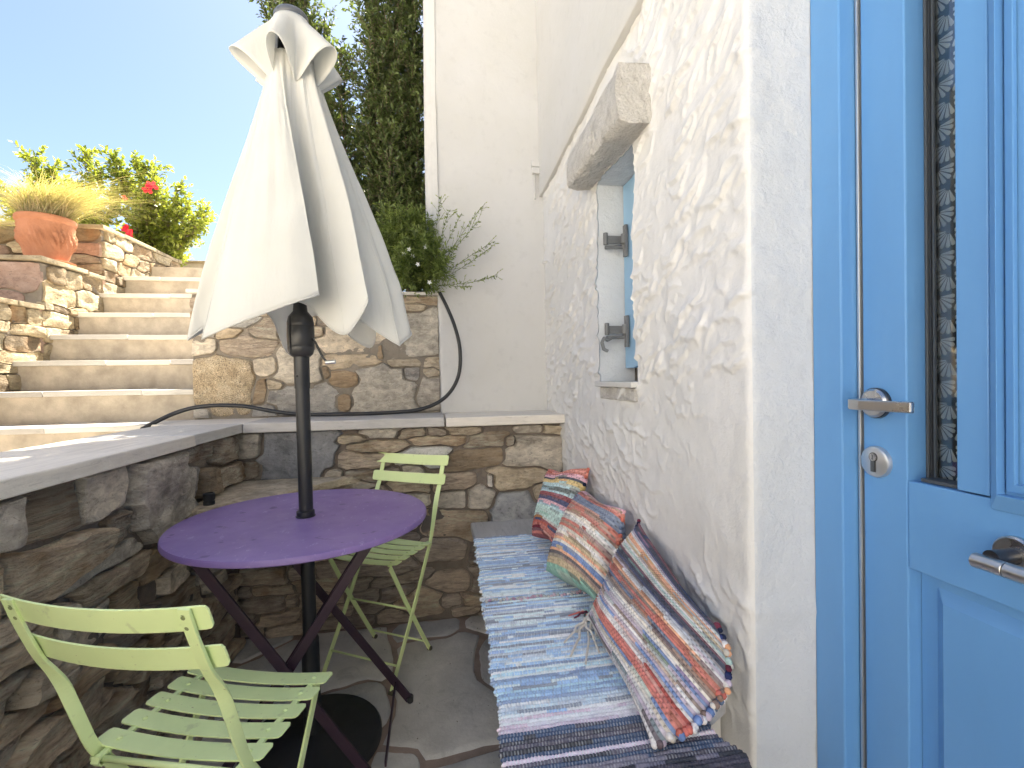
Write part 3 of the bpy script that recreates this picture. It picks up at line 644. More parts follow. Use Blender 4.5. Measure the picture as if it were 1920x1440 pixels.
# raised moulding panel on the near side
def mould(name, pts_out, pts_in, x_out, x_in, parent=door):
    """bevelled band between an outer and an inner rectangle in the y-z plane"""
    V = [(XD + .001, y, z) for y, z in pts_out] + [(x_out, y, z) for y, z in pts_out] + [(x_in, y, z) for y, z in pts_in] + [(XD + .001, y, z) for y, z in pts_in]
    f = []
    for r0_ in range(3):
        for k in range(4): f.append((r0_ * 4 + k, r0_ * 4 + (k + 1) % 4, (r0_ + 1) * 4 + (k + 1) % 4, (r0_ + 1) * 4 + k))
    o = mkobj(name, V, f, BP, parent, False, bevel=.0012); return o
rect = lambda y1, y0, z0, z1: [(y1, z0), (y0, z0), (y0, z1), (y1, z1)]
dbox('near_panel', (XD + .003, -.3, .9475), (.835, .5595, 2.3))
mould('moulding', rect(.5585, -.2, .931, 2.2), rect(.5435, -.185, .955, 2.185), XD - .003, XD - .014)
mould('moulding', rect(.5400, -.18, .960, 2.18), rect(.528, -.17, .972, 2.168), XD - .003, XD - .006)
# lower recessed panel with raised field
q = MB(); a0 = [(.6815, .161), (-.3, .161), (-.3, .796), (.6815, .796)]
def ring(y, z0, z1, x): return [(x, y, z1), (x, y, z0), (x, -.25, z0), (x, -.25, z1)]
V = ring(.6815, .16, .796, .816) + ring(.658, .185, .772, .816) + ring(.640, .205, .752, .803) + [(.803, -.25, .205), (.803, -.25, .752)]
q.add(ring(.6815, .16, .796, .816) + ring(.655, .19, .774, .8155) + ring(.637, .21, .754, .803),
      [(0, 1, 5, 4), (1, 2, 6, 5), (3, 0, 4, 7), (4, 5, 9, 8), (5, 6, 10, 9), (7, 4, 8, 11), (8, 9, 10, 11)])
q.build('lower_panel', BP, door, bevel=.002)
# lever handle 1
c = Vector((XD, .736, 1.074))
q = MB(); q.lathe([(.0001, -.010), (.024, -.010), (.0275, -.0065), (.0275, .001)], c, 36, 'x'); rose = q.build('rosette', M['darksteel'], door, smooth=True, auto=30)
q = MB(); q.lathe([(.0001, -.0125), (.022, -.0125), (.026, -.009), (.026, -.0065)], c, 36, 'x'); q.build('rosette_plate', M['steel'], door, smooth=True, auto=30)
q = MB(); q.tube([c + Vector((-.012, 0, 0)), c + Vector((-.04, .001, 0)), c + Vector((-.053, .002, 0))], [.0095, .009, .0085], 16)
pts = [(-.050, .006), (-.055, 0), (-.057, -.02), (-.056, -.05), (-.054, -.08), (-.052, -.108)]
q.bar([c + Vector((x, y, -.001)) for x, y in pts], (0, 0, 1), .018, .0085); q.build('lever', M['steel'], door, smooth=False, bevel=.002)
# keyhole
c = Vector((XD, .7365, .968))
q = MB(); q.lathe([(.0001, -.0095), (.023, -.0095), (.0270, -.0075), (.0285, -.004), (.0285, .001)], c, 40, 'x'); esc = q.build('escutcheon', M['satin'], door, smooth=True, auto=28)
q = MB(); q.lathe([(.0001, -.0102), (.0085, -.0102), (.0085, -.009)], c + Vector((0, 0, .0085)), 20, 'x'); q.box((c.x - .0102, c.y - .005, c.z - .018), (c.x - .009, c.y + .005, c.z + .008)); q.build('keyhole_recess', M['darksteel'], door)
q = MB(); q.lathe([(.0001, -.0112), (.0068, -.0112), (.0068, -.010)], c + Vector((0, 0, .0085)), 20, 'x'); q.build('lock_cylinder', M['steel'], door)
q = MB(); q.box((c.x - .0118, c.y - .0008, c.z + .004), (c.x - .0112, c.y + .0008, c.z + .013)); q.box((c.x - .0116, c.y - .0032, c.z - .016), (c.x - .0104, c.y + .0032, c.z + .0015)); q.build('key_slot', M['gasket'], door)
# lever handle 2 (round bar), near the frame edge
c = Vector((XD, .528, .874))
q = MB(); q.lathe([(.0001, -.010), (.024, -.010), (.0265, -.007), (.0265, .001)], c, 36, 'x'); q.build('rosette', M['steel'], door, smooth=True, auto=30)
q = MB(); q.tube([c + Vector((-.009, 0, 0)), c + Vector((-.03, .0, 0)), c + Vector((-.046, .0, 0))], [.0115, .0105, .0105], 18); q.build('handle_neck', M['darksteel'], door, smooth=True, auto=40)
q = MB(); q.tube([(XD - .050, .545, .866), (XD - .050, .508, .866)], .0105, 24); q.tube([(XD - .050, .5070, .866), (XD - .050, .40, .866)], .0105, 24); q.build('lever', M['steel'], door, smooth=True, auto=40, bevel=.001)
# caulk strip between jamb and frame
q = MB(); q.box((.7575, .8465, 0), (.7625, .852, 2.56)); q.build('caulk_strip', M['smooth'], hs_)

# curtain with a fan print behind the slot
mt, n_, p_ = newmat('navy_curtain'); v_ = coords(n_); p_.inputs['Roughness'].default_value = .9
p_.inputs['Base Color'].default_value = (.012, .022, .038, 1)
M['navy'] = mt; M['fan'] = simple('curtain_print', (.80, .82, .80), .9)
cu = MB(); cu.add([(.868, .50, .93), (.868, .69, .93), (.868, .69, 2.35), (.868, .50, 2.35)], [(0, 1, 2, 3)], 0)
rc = np.random.default_rng(9)
for row in range(38):
    for cl in range(6):
        yc = .512 + cl * .036 + (row % 2) * .018; zc = .955 + row * .0365; fl_ = -1 if row % 2 else 1; base = (90 - 35 * fl_)
        for k in range(6):
            a = math.radians(base + 180 + (k - 2.5) * 21); d = np.array([math.cos(a), math.sin(a)]); p = np.array([-d[1], d[0]])
            o0 = np.array([yc, zc + .010]); L0, L1, w0, w1 = .005, .0305 - .0014 * abs(k - 2.5), .0006, .0036
            pts = [o0 + d * L0 - p * w0, o0 + d * L0 + p * w0, o0 + d * (L1 - .003) + p * w1, o0 + d * L1 + p * w1 * .6, o0 + d * L1 - p * w1 * .6, o0 + d * (L1 - .003) - p * w1]
            cu.add([(.8675, q_[0], q_[1]) for q_ in pts], [tuple(range(6))], 1)
tag(cu.build('curtain', [M['navy'], M['fan']]), 'dark navy curtain with pale fan print behind the narrow door glass', 'curtain')

# ------------------------------------------------------------------ bench
be = empty('masonry_bench', label='long grey bench slab built against the rough white wall, under the rag rugs', cat='bench')
b = MB(); b.prism([(.165, .66), (.45, .66), (.46, .78), (.51, .86), (.60, .91), (.618, 2.245), (.165, 2.245)], .412, .452); b.build('bench_slab', M['slabback'], be, bevel=.006)
b = MB(); b.box((.30, .96, -.02), (.618, 2.245, .411)); b.build('bench_base', M['smooth'], be)
# ------------------------------------------------------------------ green folding chairs
mt, n, p = newmat('green_chair_paint'); v = coords(n, (1, 1, 1), True)
base = mix(n, (.75, .88, .43), ramp(n, noise(n, v, 6, 4), [(.3, (.93, .94, .9)), (.7, (1.04, 1.03, 1.02))]), 1.0, 'MULTIPLY')
chip = ramp(n, noise(n, v, 95, 3, .6), [(.70, G3(0)), (.735, G3(1))]); base = mix(n, base, (.23, .12, .05), math_(n, 'MULTIPLY', chip, .6))
smu = ramp(n, noise(n, v, 42, 3, .5), [(.64, G3(0)), (.74, G3(.35))]); base = mix(n, base, (.38, .42, .22), smu)
L(n, base, p.inputs['Base Color']); p.inputs['Roughness'].default_value = .36; bump(n, p, noise(n, v, 60, 3), .0004)
M['green'] = mt; M['rust'] = simple('rusty_rivet', (.30, .36, .15), .5, .2, None, .4)
M['cap'] = simple('foot_cap', (.11, .10, .06), .6)
def slat_mesh(mb, c, L_, W_, T_, sag, ux, uy, uz, taper=.0):
    """slat along ux, width along uy; ends rounded; middle pushed by -sag along uz"""
    c, ux, uy, uz = (Vector(q) for q in (c, ux, uy, uz)); ns = 22; rad = .008; rows = []
    for i in range(ns + 1):
        s = -1 + 2 * i / ns; s = math.copysign(1 - (1 - abs(s)) ** 1.6, s) if True else s
        x = s * L_ / 2; e = L_ / 2 - abs(x); w = W_ / 2 - (rad - math.sqrt(max(0, rad * rad - (rad - e) ** 2)) if e < rad else 0)
        off = -sag * (1 - s * s)
        for a, bb in ((-w, -T_ / 2), (w, -T_ / 2), (w, T_ / 2), (-w, T_ / 2)): rows.append(c + ux * x + uy * a + uz * (bb + off))
    fs = [(i * 4 + j, i * 4 + (j + 1) % 4, (i + 1) * 4 + (j + 1) % 4, (i + 1) * 4 + j) for i in range(ns) for j in range(4)] + [(3, 2, 1, 0), tuple(range(ns * 4, ns * 4 + 4))]
    mb.add(rows, fs)
def make_chair():
    t = empty('folding_chair')
    g = M['green']
    for k in range(5):
        q = MB(); y = -.107 + k * .0535; slat_mesh(q, (0, y, .462), .345, .041, .0035, .012, X, Y, Z); s = q.build('seat_slat', g, t, bevel=.0008)
        q = MB()
        for sx in (-1, 1):
            q = MB(); q.lathe([(.0001, .4665), (.0035, .466), (.005, .4645), (.0052, .463)], (sx * .135, y, -.0035), 10); q.build('rivet', g, s, smooth=True)
    bdir = Vector((0, -.33, .944)); nrm = Vector((0, .944, .33))
    for zc, yc in ((.779, -.247), (.703, -.216)):
        q = MB(); slat_mesh(q, (0, yc, zc), .372, .045, .0035, .020, X, bdir, nrm); s = q.build('back_rail', g, t, bevel=.0008)
        for sx in (-1, 1):
            for dz in ((.008, -.012) if zc > .75 else (0,)):
                q = MB()
                cc = Vector((sx * .152, yc, zc)) + bdir * dz - nrm * .0115
                for r1, h1 in ((.0052, -.001), (.0035, -.0022)):
                    q.tube([cc - nrm * h1 * .4 * (r1 < .004), cc + nrm * h1 - nrm * .0005], r1, 12)
                q.build('rivet', M['rust'], s, smooth=True, auto=40)
    for sx in (-1, 1):
        x = sx * .155
        q = MB()   # back post that runs on as the front leg
        pts = [(x, -.2635, .797), (x, -.253, .762), (x, -.238, .72), (x, -.222, .68), (x, -.203, .645), (x, -.187, .61), (x, -.174, .57), (x, -.158, .52), (x, -.138, .465), (x, -.10, .40), (x, 0, .235), (x, .10, .085), (x, .148, .012)]
        pts = [(a * (1 - .0) , b_, c_) for a, b_, c_ in pts]
        sides = [X] * 4 + [(1, .2, .05), (.8, .55, .2), (.45, .9, .4), (.2, 1, .5)] + [(0, 1, .6)] * 5
        pd, sdn = [], []
        for i_ in range(len(pts) - 1):
            a0, a1, a2, a3 = (np.array(pts[max(0, min(len(pts) - 1, i_ + k_))]) for k_ in (-1, 0, 1, 2)); b1, b2 = np.array(sides[i_], float), np.array(sides[i_ + 1], float)
            for s_ in np.linspace(0, 1, 5, endpoint=False):
                pd.append(tuple(.5 * ((2 * a1) + (-a0 + a2) * s_ + (2 * a0 - 5 * a1 + 4 * a2 - a3) * s_ * s_ + (-a0 + 3 * a1 - 3 * a2 + a3) * s_ ** 3))); sdn.append(tuple(b1 * (1 - s_) + b2 * s_))
        pd.append(pts[-1]); sdn.append(sides[-1]); q.bar(pd, sdn, .020, .0055); q.build('back_post', g, t, bevel=.001)
        q = MB(); xi = sx * .138
        q.bar([(xi, .118, .445), (xi, .02, .27), (xi, -.10, .075), (xi, -.140, .012)], (0, 1, .5), .018, .0055); q.build('leg', g, t, bevel=.001)
        q = MB(); q.bar([(xi, -.150, .452), (xi, -.05, .4555), (xi, .05, .4555), (xi, .125, .452)], X, .012, .006); q.build('seat_rail', g, t, bevel=.001)
        for yy_, xx_ in ((.150, x), (-.143, xi)):
            q = MB(); q.tube([(xx_ - .008, yy_, .008), (xx_ + .008, yy_, .008)], .009, 10); q.build('foot', M['cap'], t, smooth=True, auto=40)
    q = MB(); q.tube([(-.157, -.140, .447), (.157, -.140, .447)], .0055, 10); q.build('rear_rod', g, t, smooth=True)
    for sx in (-1, 1):
        q = MB(); q.bar([(sx * .138, -.148, .455), (sx * .138, -.152, .447), (sx * .138, -.146, .438), (sx * .138, -.132, .44), (sx * .138, -.128, .452)], X, .016, .003); q.build('hinge_clip', g, t)
    for (ya, za, w) in ((.105, .078, .155), (-.125, .045, .138), (.0, .238, .150)):
        q = MB(); q.tube([(-w, ya, za), (w, ya, za)], .004, 8); q.build('stretcher', g, t, smooth=True)
    return t
def dup(root, loc, rz):
    r = root.copy(); COL.objects.link(r); r.location = loc; r.rotation_euler = (0, 0, rz)
    for ch in list(root.children):
        c_ = ch.copy(); COL.objects.link(c_); c_.parent = r
        for gch in ch.children:
            d = gch.copy(); COL.objects.link(d); d.parent = c_
    return r
ch1 = make_chair(); ch1.location = (-.438, 1.07, 0); ch1.rotation_euler = (0, 0, R(-17.5))
tag(ch1, 'pale green metal folding chair seen from behind, chipped, nearest the camera', 'chair', 'green folding chairs at the purple table')
ch2 = dup(ch1, (-.224, 1.955, 0), R(149.3))
tag(ch2, 'pale green metal folding chair facing us beyond the table, against the stone wall', 'chair', 'green folding chairs at the purple table')

# ------------------------------------------------------------------ purple table
mt, n, p = newmat('purple_table_paint'); v = coords(n)
cA, cB = (.20, .125, .33), (.275, .185, .41)
base = ramp(n, noise(n, v, 4.5, 6, .65), [(.3, cA), (.7, cB)])
base = mix(n, base, (.07, .028, .11), ramp(n, noise(n, coords(n, (1, 1.6, 1)), 17, 3, .5), [(.66, G3(0)), (.70, G3(.6))]))
base = mix(n, base, (.50, .42, .62), ramp(n, noise(n, coords(n, (2.2, 1, 1), rot=(0, 0, .6)), 24, 5, .7), [(.60, G3(0)), (.68, G3(.5))]))
L(n, base, p.inputs['Base Color'])
L(n, ramp(n, noise(n, v, 12, 5), [(.3, G3(.34)), (.7, G3(.52))]), p.inputs['Roughness']); bump(n, p, noise(n, v, 8, 4), .002)
M['purple'] = mt; M['plum'] = simple('dark_plum_steel', (.030, .011, .025), .45, 0, [(80, .0004)], .2); M['black'] = simple('black_metal', (.016, .017, .019), .42, 0, [(60, .0004)], .15)
tbx, tby, tz = -.393, 1.548, .715
tab = empty('bistro_table', (tbx, tby, 0), label='round purple metal bistro table with crossed dark legs, parasol pole through it', cat='table')
q = MB(); q.lathe([(.0235, -.003), (.0235, .0), (.30, .001), (.355, .0015), (.3635, .0005), (.3665, -.004), (.3665, -.014), (.363, -.0165), (.3605, -.014), (.360, -.004), (.0235, -.003)], (0, 0, tz), 96)
q.build('tabletop', M['purple'], tab, smooth=True, auto=35)
q = MB(); q.lathe([(.0225, .020), (.026, .018), (.026, .0045), (.0285, .003), (.0285, .0012), (.0225, .0012)], (0, 0, tz), 32); q.build('hole_collar', M['black'], tab, smooth=True, auto=35)
def tp(x, y, z): return (x - tbx, y - tby, z)
for (x0, y0, x1, y1) in ((-.628, 1.335, -.165, 1.345), (-.600, 1.705, -.100, 1.697)):
    q = MB(); q.bar([tp(x0, y0, .700), tp(x1, y1, .008)], (.6, 0, .9) if 0 else (1, 0, .6), .026, .010); q.build('leg', M['plum'], tab, bevel=.0015)
for (x0, y0, x1, y1) in ((-.168, 1.362, -.625, 1.362), (-.150, 1.682, -.610, 1.680)):
    q = MB(); q.bar([tp(x0, y0, .700), tp(x1, y1, .008)], (1, 0, -.6), .026, .012); q.build('leg', M['plum'], tab, bevel=.0015)
for (x, z, ya, yb) in ((-.148, .070, 1.345, 1.70), (-.575, .075, 1.362, 1.68)):
    q = MB(); q.bar([tp(x, ya, z), tp(x + .0, yb, z)], (0, 0, 1), .018, .006); q.build('crossbar', M['plum'], tab, bevel=.001)
for y in (1.34, 1.70):
    q = MB(); q.box(tp(-.66, y - .012, .694), tp(-.12, y + .012, .709)); q.build('support_bar', M['plum'], tab, bevel=.001)
for (x, y) in ((-.098, 1.697), (-.163, 1.345), (-.63, 1.362), (-.613, 1.68)):
    q = MB(); q.tube([tp(x, y - .012, .011), tp(x, y + .012, .011)], .011, 12); q.build('foot', M['black'], tab, smooth=True, auto=40)

# ------------------------------------------------------------------ parasol
um = empty('parasol', (-.386, 1.548, 0), label='half-closed off-white parasol on a black crank pole and round base', cat='parasol')
ux = lambda z: -.010 * (z / 2.2) * 1.6
q = MB(); q.lathe([(.0001, .002), (.20, .002), (.206, .006), (.206, .022), (.200, .030), (.15, .036), (.045, .046), (.03, .05), (.0001, .05)], (0, 0, 0), 64); q.build('base_plate', M['black'], um, smooth=True, auto=40)
q = MB(); q.tube([(0, 0, .045), (ux(.335), 0, .335)], .026, 24); q.tube([(ux(.335), 0, .335), (ux(.345), 0, .345)], [.026, .0215], 24); q.build('base_tube', M['black'], um, smooth=True, auto=40)
q = MB(); q.tube([(ux(.32), 0, .32), (ux(1.125), 0, 1.125)], .0205, 24); q.build('pole', M['black'], um, smooth=True, auto=40)
q = MB(); q.tube([(ux(1.11), 0, 1.11), (ux(1.22), 0, 1.22)], .0225, 24); q.tube([(ux(1.2), 0, 1.2), (ux(2.21), 0, 2.21)], .0185, 20); q.build('upper_pole', M['black'], um, smooth=True, auto=40)
q = MB(); q.ball((ux(1.16) - .009, -.0205, 1.148), .004, n=8); q.build('pole_button', M['black'], um, smooth=True)
M['housing'] = simple('black_plastic', (.032, .031, .031), .38)
q = MB(); c = (ux(1.27), 0, 0)
q.lathe([(.0001, 1.206), (.026, 1.207), (.034, 1.215), (.0385, 1.230), (.0388, 1.238), (.0382, 1.239), (.0388, 1.240), (.0395, 1.27), (.0388, 1.30), (.0382, 1.301), (.0388, 1.302), (.0385, 1.312), (.034, 1.330), (.026, 1.340), (.021, 1.346), (.0185, 1.37), (.0001, 1.37)], c, 40)
q.build('crank_housing', M['housing'], um, smooth=True, auto=50)
q = MB(); q.bar([(c[0] - .021, -.0345, 1.215), (c[0] - .022, -.0355, 1.27), (c[0] - .021, -.0335, 1.328)], (1, -.5, 0), .0016, .003); q.build('housing_seam', M['black'], um)
q = MB(); q.bar([(c[0] + .036, -.01, 1.262), (c[0] + .046, -.02, 1.250), (c[0] + .068, -.03, 1.205), (c[0] + .084, -.035, 1.186)], (0, 1, .2), .010, .005); cr = q.build('crank_arm', M['black'], um, bevel=.001)
q = MB(); q.tube([(c[0] + .080, -.04, 1.187), (c[0] + .108, -.045, 1.189)], .006, 12); q.build('crank_knob', M['satin'], cr, smooth=True, auto=40)
mt, n, p = newmat('canopy_fabric'); v = coords(n)
cc_ = ramp(n, noise(n, v, 4, 4), [(.3, (.79, .79, .76)), (.7, (.85, .85, .82))])
L(n, cc_, p.inputs['Base Color']); p.inputs['Roughness'].default_value = .9; p.inputs['Specular IOR Level'].default_value = .15
b0 = bump(n, p, noise(n, coords(n, (1, 1, .25)), 14, 4, .6), .006)
bump(n, p, noise(n, v, 420, 2), .0004, 1.0, b0)
tr = n.nodes.new('ShaderNodeBsdfTranslucent'); L(n, cc_, tr.inputs[0]); mx = n.nodes.new('ShaderNodeMixShader'); mx.inputs[0].default_value = .42
L(n, p.outputs[0], mx.inputs[1]); L(n, tr.outputs[0], mx.inputs[2]); L(n, mx.outputs[0], n.nodes['Material Output'].inputs[0])
M['canvas'] = mt
def dense(ctrl, sharp, per=9):
    """closed curve through control points; sharp ones keep their crease"""
    out = []; n_ = len(ctrl); tags_ = []
    for i in range(n_):
        p0, p1, p2, p3 = (np.array(ctrl[(i + k) % n_], float) for k in (-1, 0, 1, 2))
        if i in sharp: p0 = p1 - (p2 - p1) * .6
        if (i + 1) % n_ in sharp: p3 = p2 + (p2 - p1) * .6
        for s in np.linspace(0, 1, per, endpoint=False):
            out.append(.5 * ((2 * p1) + (-p0 + p2) * s + (2 * p0 - 5 * p1 + 4 * p2 - p3) * s * s + (-p0 + 3 * p1 - 3 * p2 + p3) * s ** 3))
    return np.array(out)
ring_b = [(-.335, .05, 1.262), (-.262, .045, 1.315), (-.215, -.13, 1.250), (-.050, -.20, 1.305), (.100, -.19, 1.362), (.005, -.10, 1.365), (.040, -.05, 1.352), (.152, -.12, 1.262), (.228, -.15, 1.355), (.150, -.06, 1.335), (.200, -.055, 1.30), (.300, -.04, 1.235), (.332, .02, 1.285), (.22, .14, 1.36), (.17, .27, 1.25), (.0, .20, 1.36), (-.10, .26, 1.225), (-.14, .15, 1.36), (-.26, .13, 1.33)]
sharp = {2, 4, 5, 8, 9, 11}
Bc = dense(ring_b, sharp, 10); K = len(Bc)
# matching top ring: same order around a small circle, folds kept as small creases
ang0 = np.unwrap(np.arctan2(Bc[:, 1], Bc[:, 0])); tt = np.arange(K) / K
ang_top = ang0[0] + (np.sign(ang0[-1] - ang0[0])) * 2 * np.pi * tt
rB = np.hypot(Bc[:, 0], Bc[:, 1])
rows = []; NR = 46
for k in range(NR):
    t = k / (NR - 1); e = t ** 1.08
    topx = .066 * np.cos(ang_top) * (.75 + .9 * rB); topy = .066 * np.sin(ang_top) * (.75 + .9 * rB)
    x = topx * (1 - e) + Bc[:, 0] * e; y = topy * (1 - e) + Bc[:, 1] * e; z = (2.105) * (1 - t) + Bc[:, 2] * t
    bel = math.sin(math.pi * t) * .012; x = x * (1 + bel * 8); y = y * (1 + bel * 8)
    ka = np.arange(K); rr0 = np.hypot(x, y) + 1e-6
    wv_ = fbm(np.stack([np.cos(ka / K * 2 * np.pi) * 5.5, np.sin(ka / K * 2 * np.pi) * 5.5, np.full(K, t * .9)], 1), 81, 3) * .034 * math.sin(math.pi * min(1, .15 + t * .8)) + .0025 * vnoise(np.stack([ka * .22, ka * 0, np.full(K, t * 11)], 1), 83)
    x = x * (1 + wv_ / rr0 * (.4 + t)); y = y * (1 + wv_ / rr0 * (.4 + t))
    rows.append(np.stack([x, y, z], 1))
V = np.concatenate(rows) + np.array([ux(1.8), 0, 0])
can = mkobj('canopy', V, grid_faces(NR, K, True), M['canvas'], um, True, auto=50)
sol = can.modifiers.new('hem', 'SOLIDIFY'); sol.thickness = .0012; sol.offset = 0
for ci in (0, 2, 7, 11, 14, 16):
    q = MB(); q.tube([tuple(rows[k_][ci * 10] * np.array([1.004, 1.004, 1]) + np.array([ux(1.8), 0, 0])) for k_ in range(2, NR)], .0016, 5); q.build('rib_seam', M['canvas'], can, smooth=True)
q = MB(); q.tube(list(map(tuple, np.concatenate([rows[-1], rows[-1][:1]]) + np.array([ux(1.8), 0, .003]))), .0022, 6, caps=False); q.build('hem_seam', M['canvas'], can, smooth=True)
# vent flap
KF = 132; th = np.linspace(0, 2 * np.pi, KF, endpoint=False); rows = []
lob = np.cos(6 * (th - math.radians(-97)))   # +1 where the flap bulges out
lob = np.sign(lob) * np.abs(lob) ** .8; irr = 1 + .12 * np.cos(th * 2 + 1) + .08 * np.cos(th * 3 + 2)
for k in range(16):
    t = k / 15; r0_ = .050 + .004 * t
    rad = r0_ + t ** 1.15 * (.058 + .047 * lob * t ** .6) * irr + .004 * np.sin(th * 13 + 1) * t
    z = 2.222 - t * (.150) + .040 * lob * t ** 1.5 - .018 * t * irr + .018 * math.sin(math.pi * t)
    rows.append(np.stack([rad * np.cos(th), rad * np.sin(th), z], 1))
V = np.concatenate(rows) + np.array([ux(2.15), 0, 0])
vf = mkobj('vent_flap', V, grid_faces(16, KF, True), M['canvas'], um, True); s_ = vf.modifiers.new('hem', 'SOLIDIFY'); s_.thickness = .0012; s_.offset = 0
q = MB(); q.lathe([(.0001, 2.252), (.032, 2.252), (.044, 2.246), (.049, 2.238), (.049, 2.228), (.044, 2.222), (.0001, 2.222)], (ux(2.2), 0, 0), 36); q.build('top_cap', simple('grey_cap', (.10, .11, .13), .4), um, smooth=True, auto=45)
for k in range(6):
    a = math.radians((-150, -105, -48, -8, 60, 115)[k])
    q = MB(); q.bar([(.030 * math.cos(a) + ux(2.1), .030 * math.sin(a), 2.20), (.040 * math.cos(a) + ux(2), .040 * math.sin(a), 2.05), (.046 * math.cos(a) + ux(2), .046 * math.sin(a), 1.9)], (-math.sin(a), math.cos(a), 0), .009, .014); q.build('rib', M['black'], um)

# black cable
cbp = [(.047, 2.53, 1.585), (.085, 2.50, 1.50), (.120, 2.47, 1.40), (.142, 2.45, 1.29), (.138, 2.45, 1.17), (.10, 2.45, 1.08), (.03, 2.45, 1.015), (-.08, 2.44, .978), (-.25, 2.44, .968), (-.45, 2.44, .968), (-.62, 2.44, .972), (-.75, 2.44, .990), (-.88, 2.44, 1.018), (-1.0, 2.44, 1.026), (-1.10, 2.43, 1.018), (-1.18, 2.41, .992), (-1.24, 2.37, .955), (-1.27, 2.33, .93)]
cp = []
for i in range(len(cbp) - 1):
    p0, p1, p2, p3 = (np.array(cbp[max(0, min(len(cbp) - 1, i + k))]) for k in (-1, 0, 1, 2))
    for s in np.linspace(0, 1, 6, endpoint=False): cp.append(.5 * ((2 * p1) + (-p0 + p2) * s + (2 * p0 - 5 * p1 + 4 * p2 - p3) * s * s + (-p0 + 3 * p1 - 3 * p2 + p3) * s ** 3))
q = MB(); q.tube([tuple(a) for a in cp], .0095, 10); tag(q.build('black_cable', simple('cable_rubber', (.018, .019, .021), .42), smooth=True), 'thick black cable looping from the planter down along the wall ledge', 'cable')

# ------------------------------------------------------------------ rag rugs
mt, n, p = newmat('rag_weave'); at = n.nodes.new('ShaderNodeVertexColor'); at.layer_name = 'Col'; v = coords(n)
L(n, mix(n, at.outputs[0], ramp(n, noise(n, v, 90, 4, .6), [(.3, G3(.72)), (.6, G3(1.06))]), .8, 'MULTIPLY'), p.inputs['Base Color'])
p.inputs['Roughness'].default_value = .95; p.inputs['Specular IOR Level'].default_value = .1; bump(n, p, noise(n, v, 300, 4, .7), .0012)
M['rag'] = mt
def srgb(r, g, b): return tuple(((c_ / 255) / 12.92 if c_ / 255 <= .04045 else ((c_ / 255 + .055) / 1.055) ** 2.4) for c_ in (r, g, b))
BL = [srgb(*c_) for c_ in ((120, 168, 210), (88, 138, 190), (150, 190, 220), (196, 214, 224), (222, 228, 230), (176, 196, 210), (70, 110, 160), (205, 222, 226), (104, 150, 196), (60, 74, 100), (160, 170, 182))]
DK = [srgb(*c_) for c_ in ((52, 48, 58), (74, 66, 80), (96, 88, 104), (44, 42, 50), (60, 84, 120), (140, 132, 146))]
DKX = 0
PK = [srgb(*c_) for c_ in ((218, 182, 196), (232, 208, 216), (200, 168, 186), (226, 216, 220))]
def rug(name, y0, y1, z, xl, xr, palette_at, seed, over=0.0, drop=.03, **tags_):
    """y0 far end, y1 near end; weft rows run along x and lie side by side along y"""
    rg = np.random.default_rng(seed); pitch = .0100; nrow = int((y0 - y1) / pitch); NS = 210; NP = 5
    V = []; C = []; F = []
    for r in range(nrow):
        y = y0 - (r + .5) * pitch
        L_ = xl(y) - rg.uniform(.0, .007) - (.006 if rg.random() < .15 else 0); R_ = xr(y) + rg.uniform(-.004, .004)
        x = np.linspace(L_, R_, NS); 
        if r % 1 == 0: pal = palette_at(y, rg)
        c1 = np.array(pal[rg.integers(len(pal))]); c2 = np.array(pal[rg.integers(len(pal))]); c3 = np.array(pal[rg.integers(len(pal))])
        m1 = (vnoise(np.stack([x * 9, x * 0 + r * 3.1, x * 0], 1), seed) > .1)[:, None]; m2 = (vnoise(np.stack([x * 22, x * 0 + r * 5.7, x * 0], 1), seed + 1) > .35)[:, None]
        base = np.where(m2, c3, np.where(m1, c2, c1)) if rg.random() < .6 else np.where(m2, c2, c1)
        warp = .5 + .5 * np.cos((x / .0062 + (r % 2) * .5) * 2 * np.pi)          # thin warp threads crossing the rags
        rad = pitch * (.54 + .10 * vnoise(np.stack([x * 30, x * 0 + r, x * 0], 1), seed + 2)) * (1 - .30 * warp ** 3)
        yc = y + .0016 * vnoise(np.stack([x * 7, x * 0 + r * .2, x * 0], 1), seed + 3)
        zc = z(x, y) + .0016 * vnoise(np.stack([x * 12, x * 0 + r * .35, x * 0], 1), seed + 4)
        endw = np.clip((x - L_) / .012, 0, 1) ** .5; rad = rad * np.clip(endw * 1.0 + .25, 0, 1.15)
        wcol = np.array(srgb(232, 232, 228)) if (r // 9 + seed) % 3 else np.array(srgb(60, 62, 72))
        cc = base * (1 - .55 * (warp ** 6))[:, None] + wcol * (.55 * warp ** 6)[:, None]
        wm = .08 if pal is DK else .34; cc = (cc * (1 - wm) + wm * np.array(srgb(228, 232, 236))) * (rg.uniform(1.15, 1.5) if pal is not DK else rg.uniform(.8, 1.1))
        b0_ = len(V) and sum(len(q_) for q_ in V)
        for a in np.linspace(-.25 * math.pi, 1.25 * math.pi, NP):
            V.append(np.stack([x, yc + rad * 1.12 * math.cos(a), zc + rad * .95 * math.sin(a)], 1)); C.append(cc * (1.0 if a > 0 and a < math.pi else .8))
        F.append(grid_faces(NP, NS) + b0_)
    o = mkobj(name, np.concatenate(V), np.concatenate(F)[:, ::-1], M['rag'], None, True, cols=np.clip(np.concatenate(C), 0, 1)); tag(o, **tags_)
    return o, rg
def zt1(x, y): return .460 - .03 * np.clip((.165 - x) / .03, 0, 1) ** 2 * 1.0 + .0
def xl1(y): return .150 + .012 * math.sin(y * 5) - .010 * (y < 1.3) * 1.0
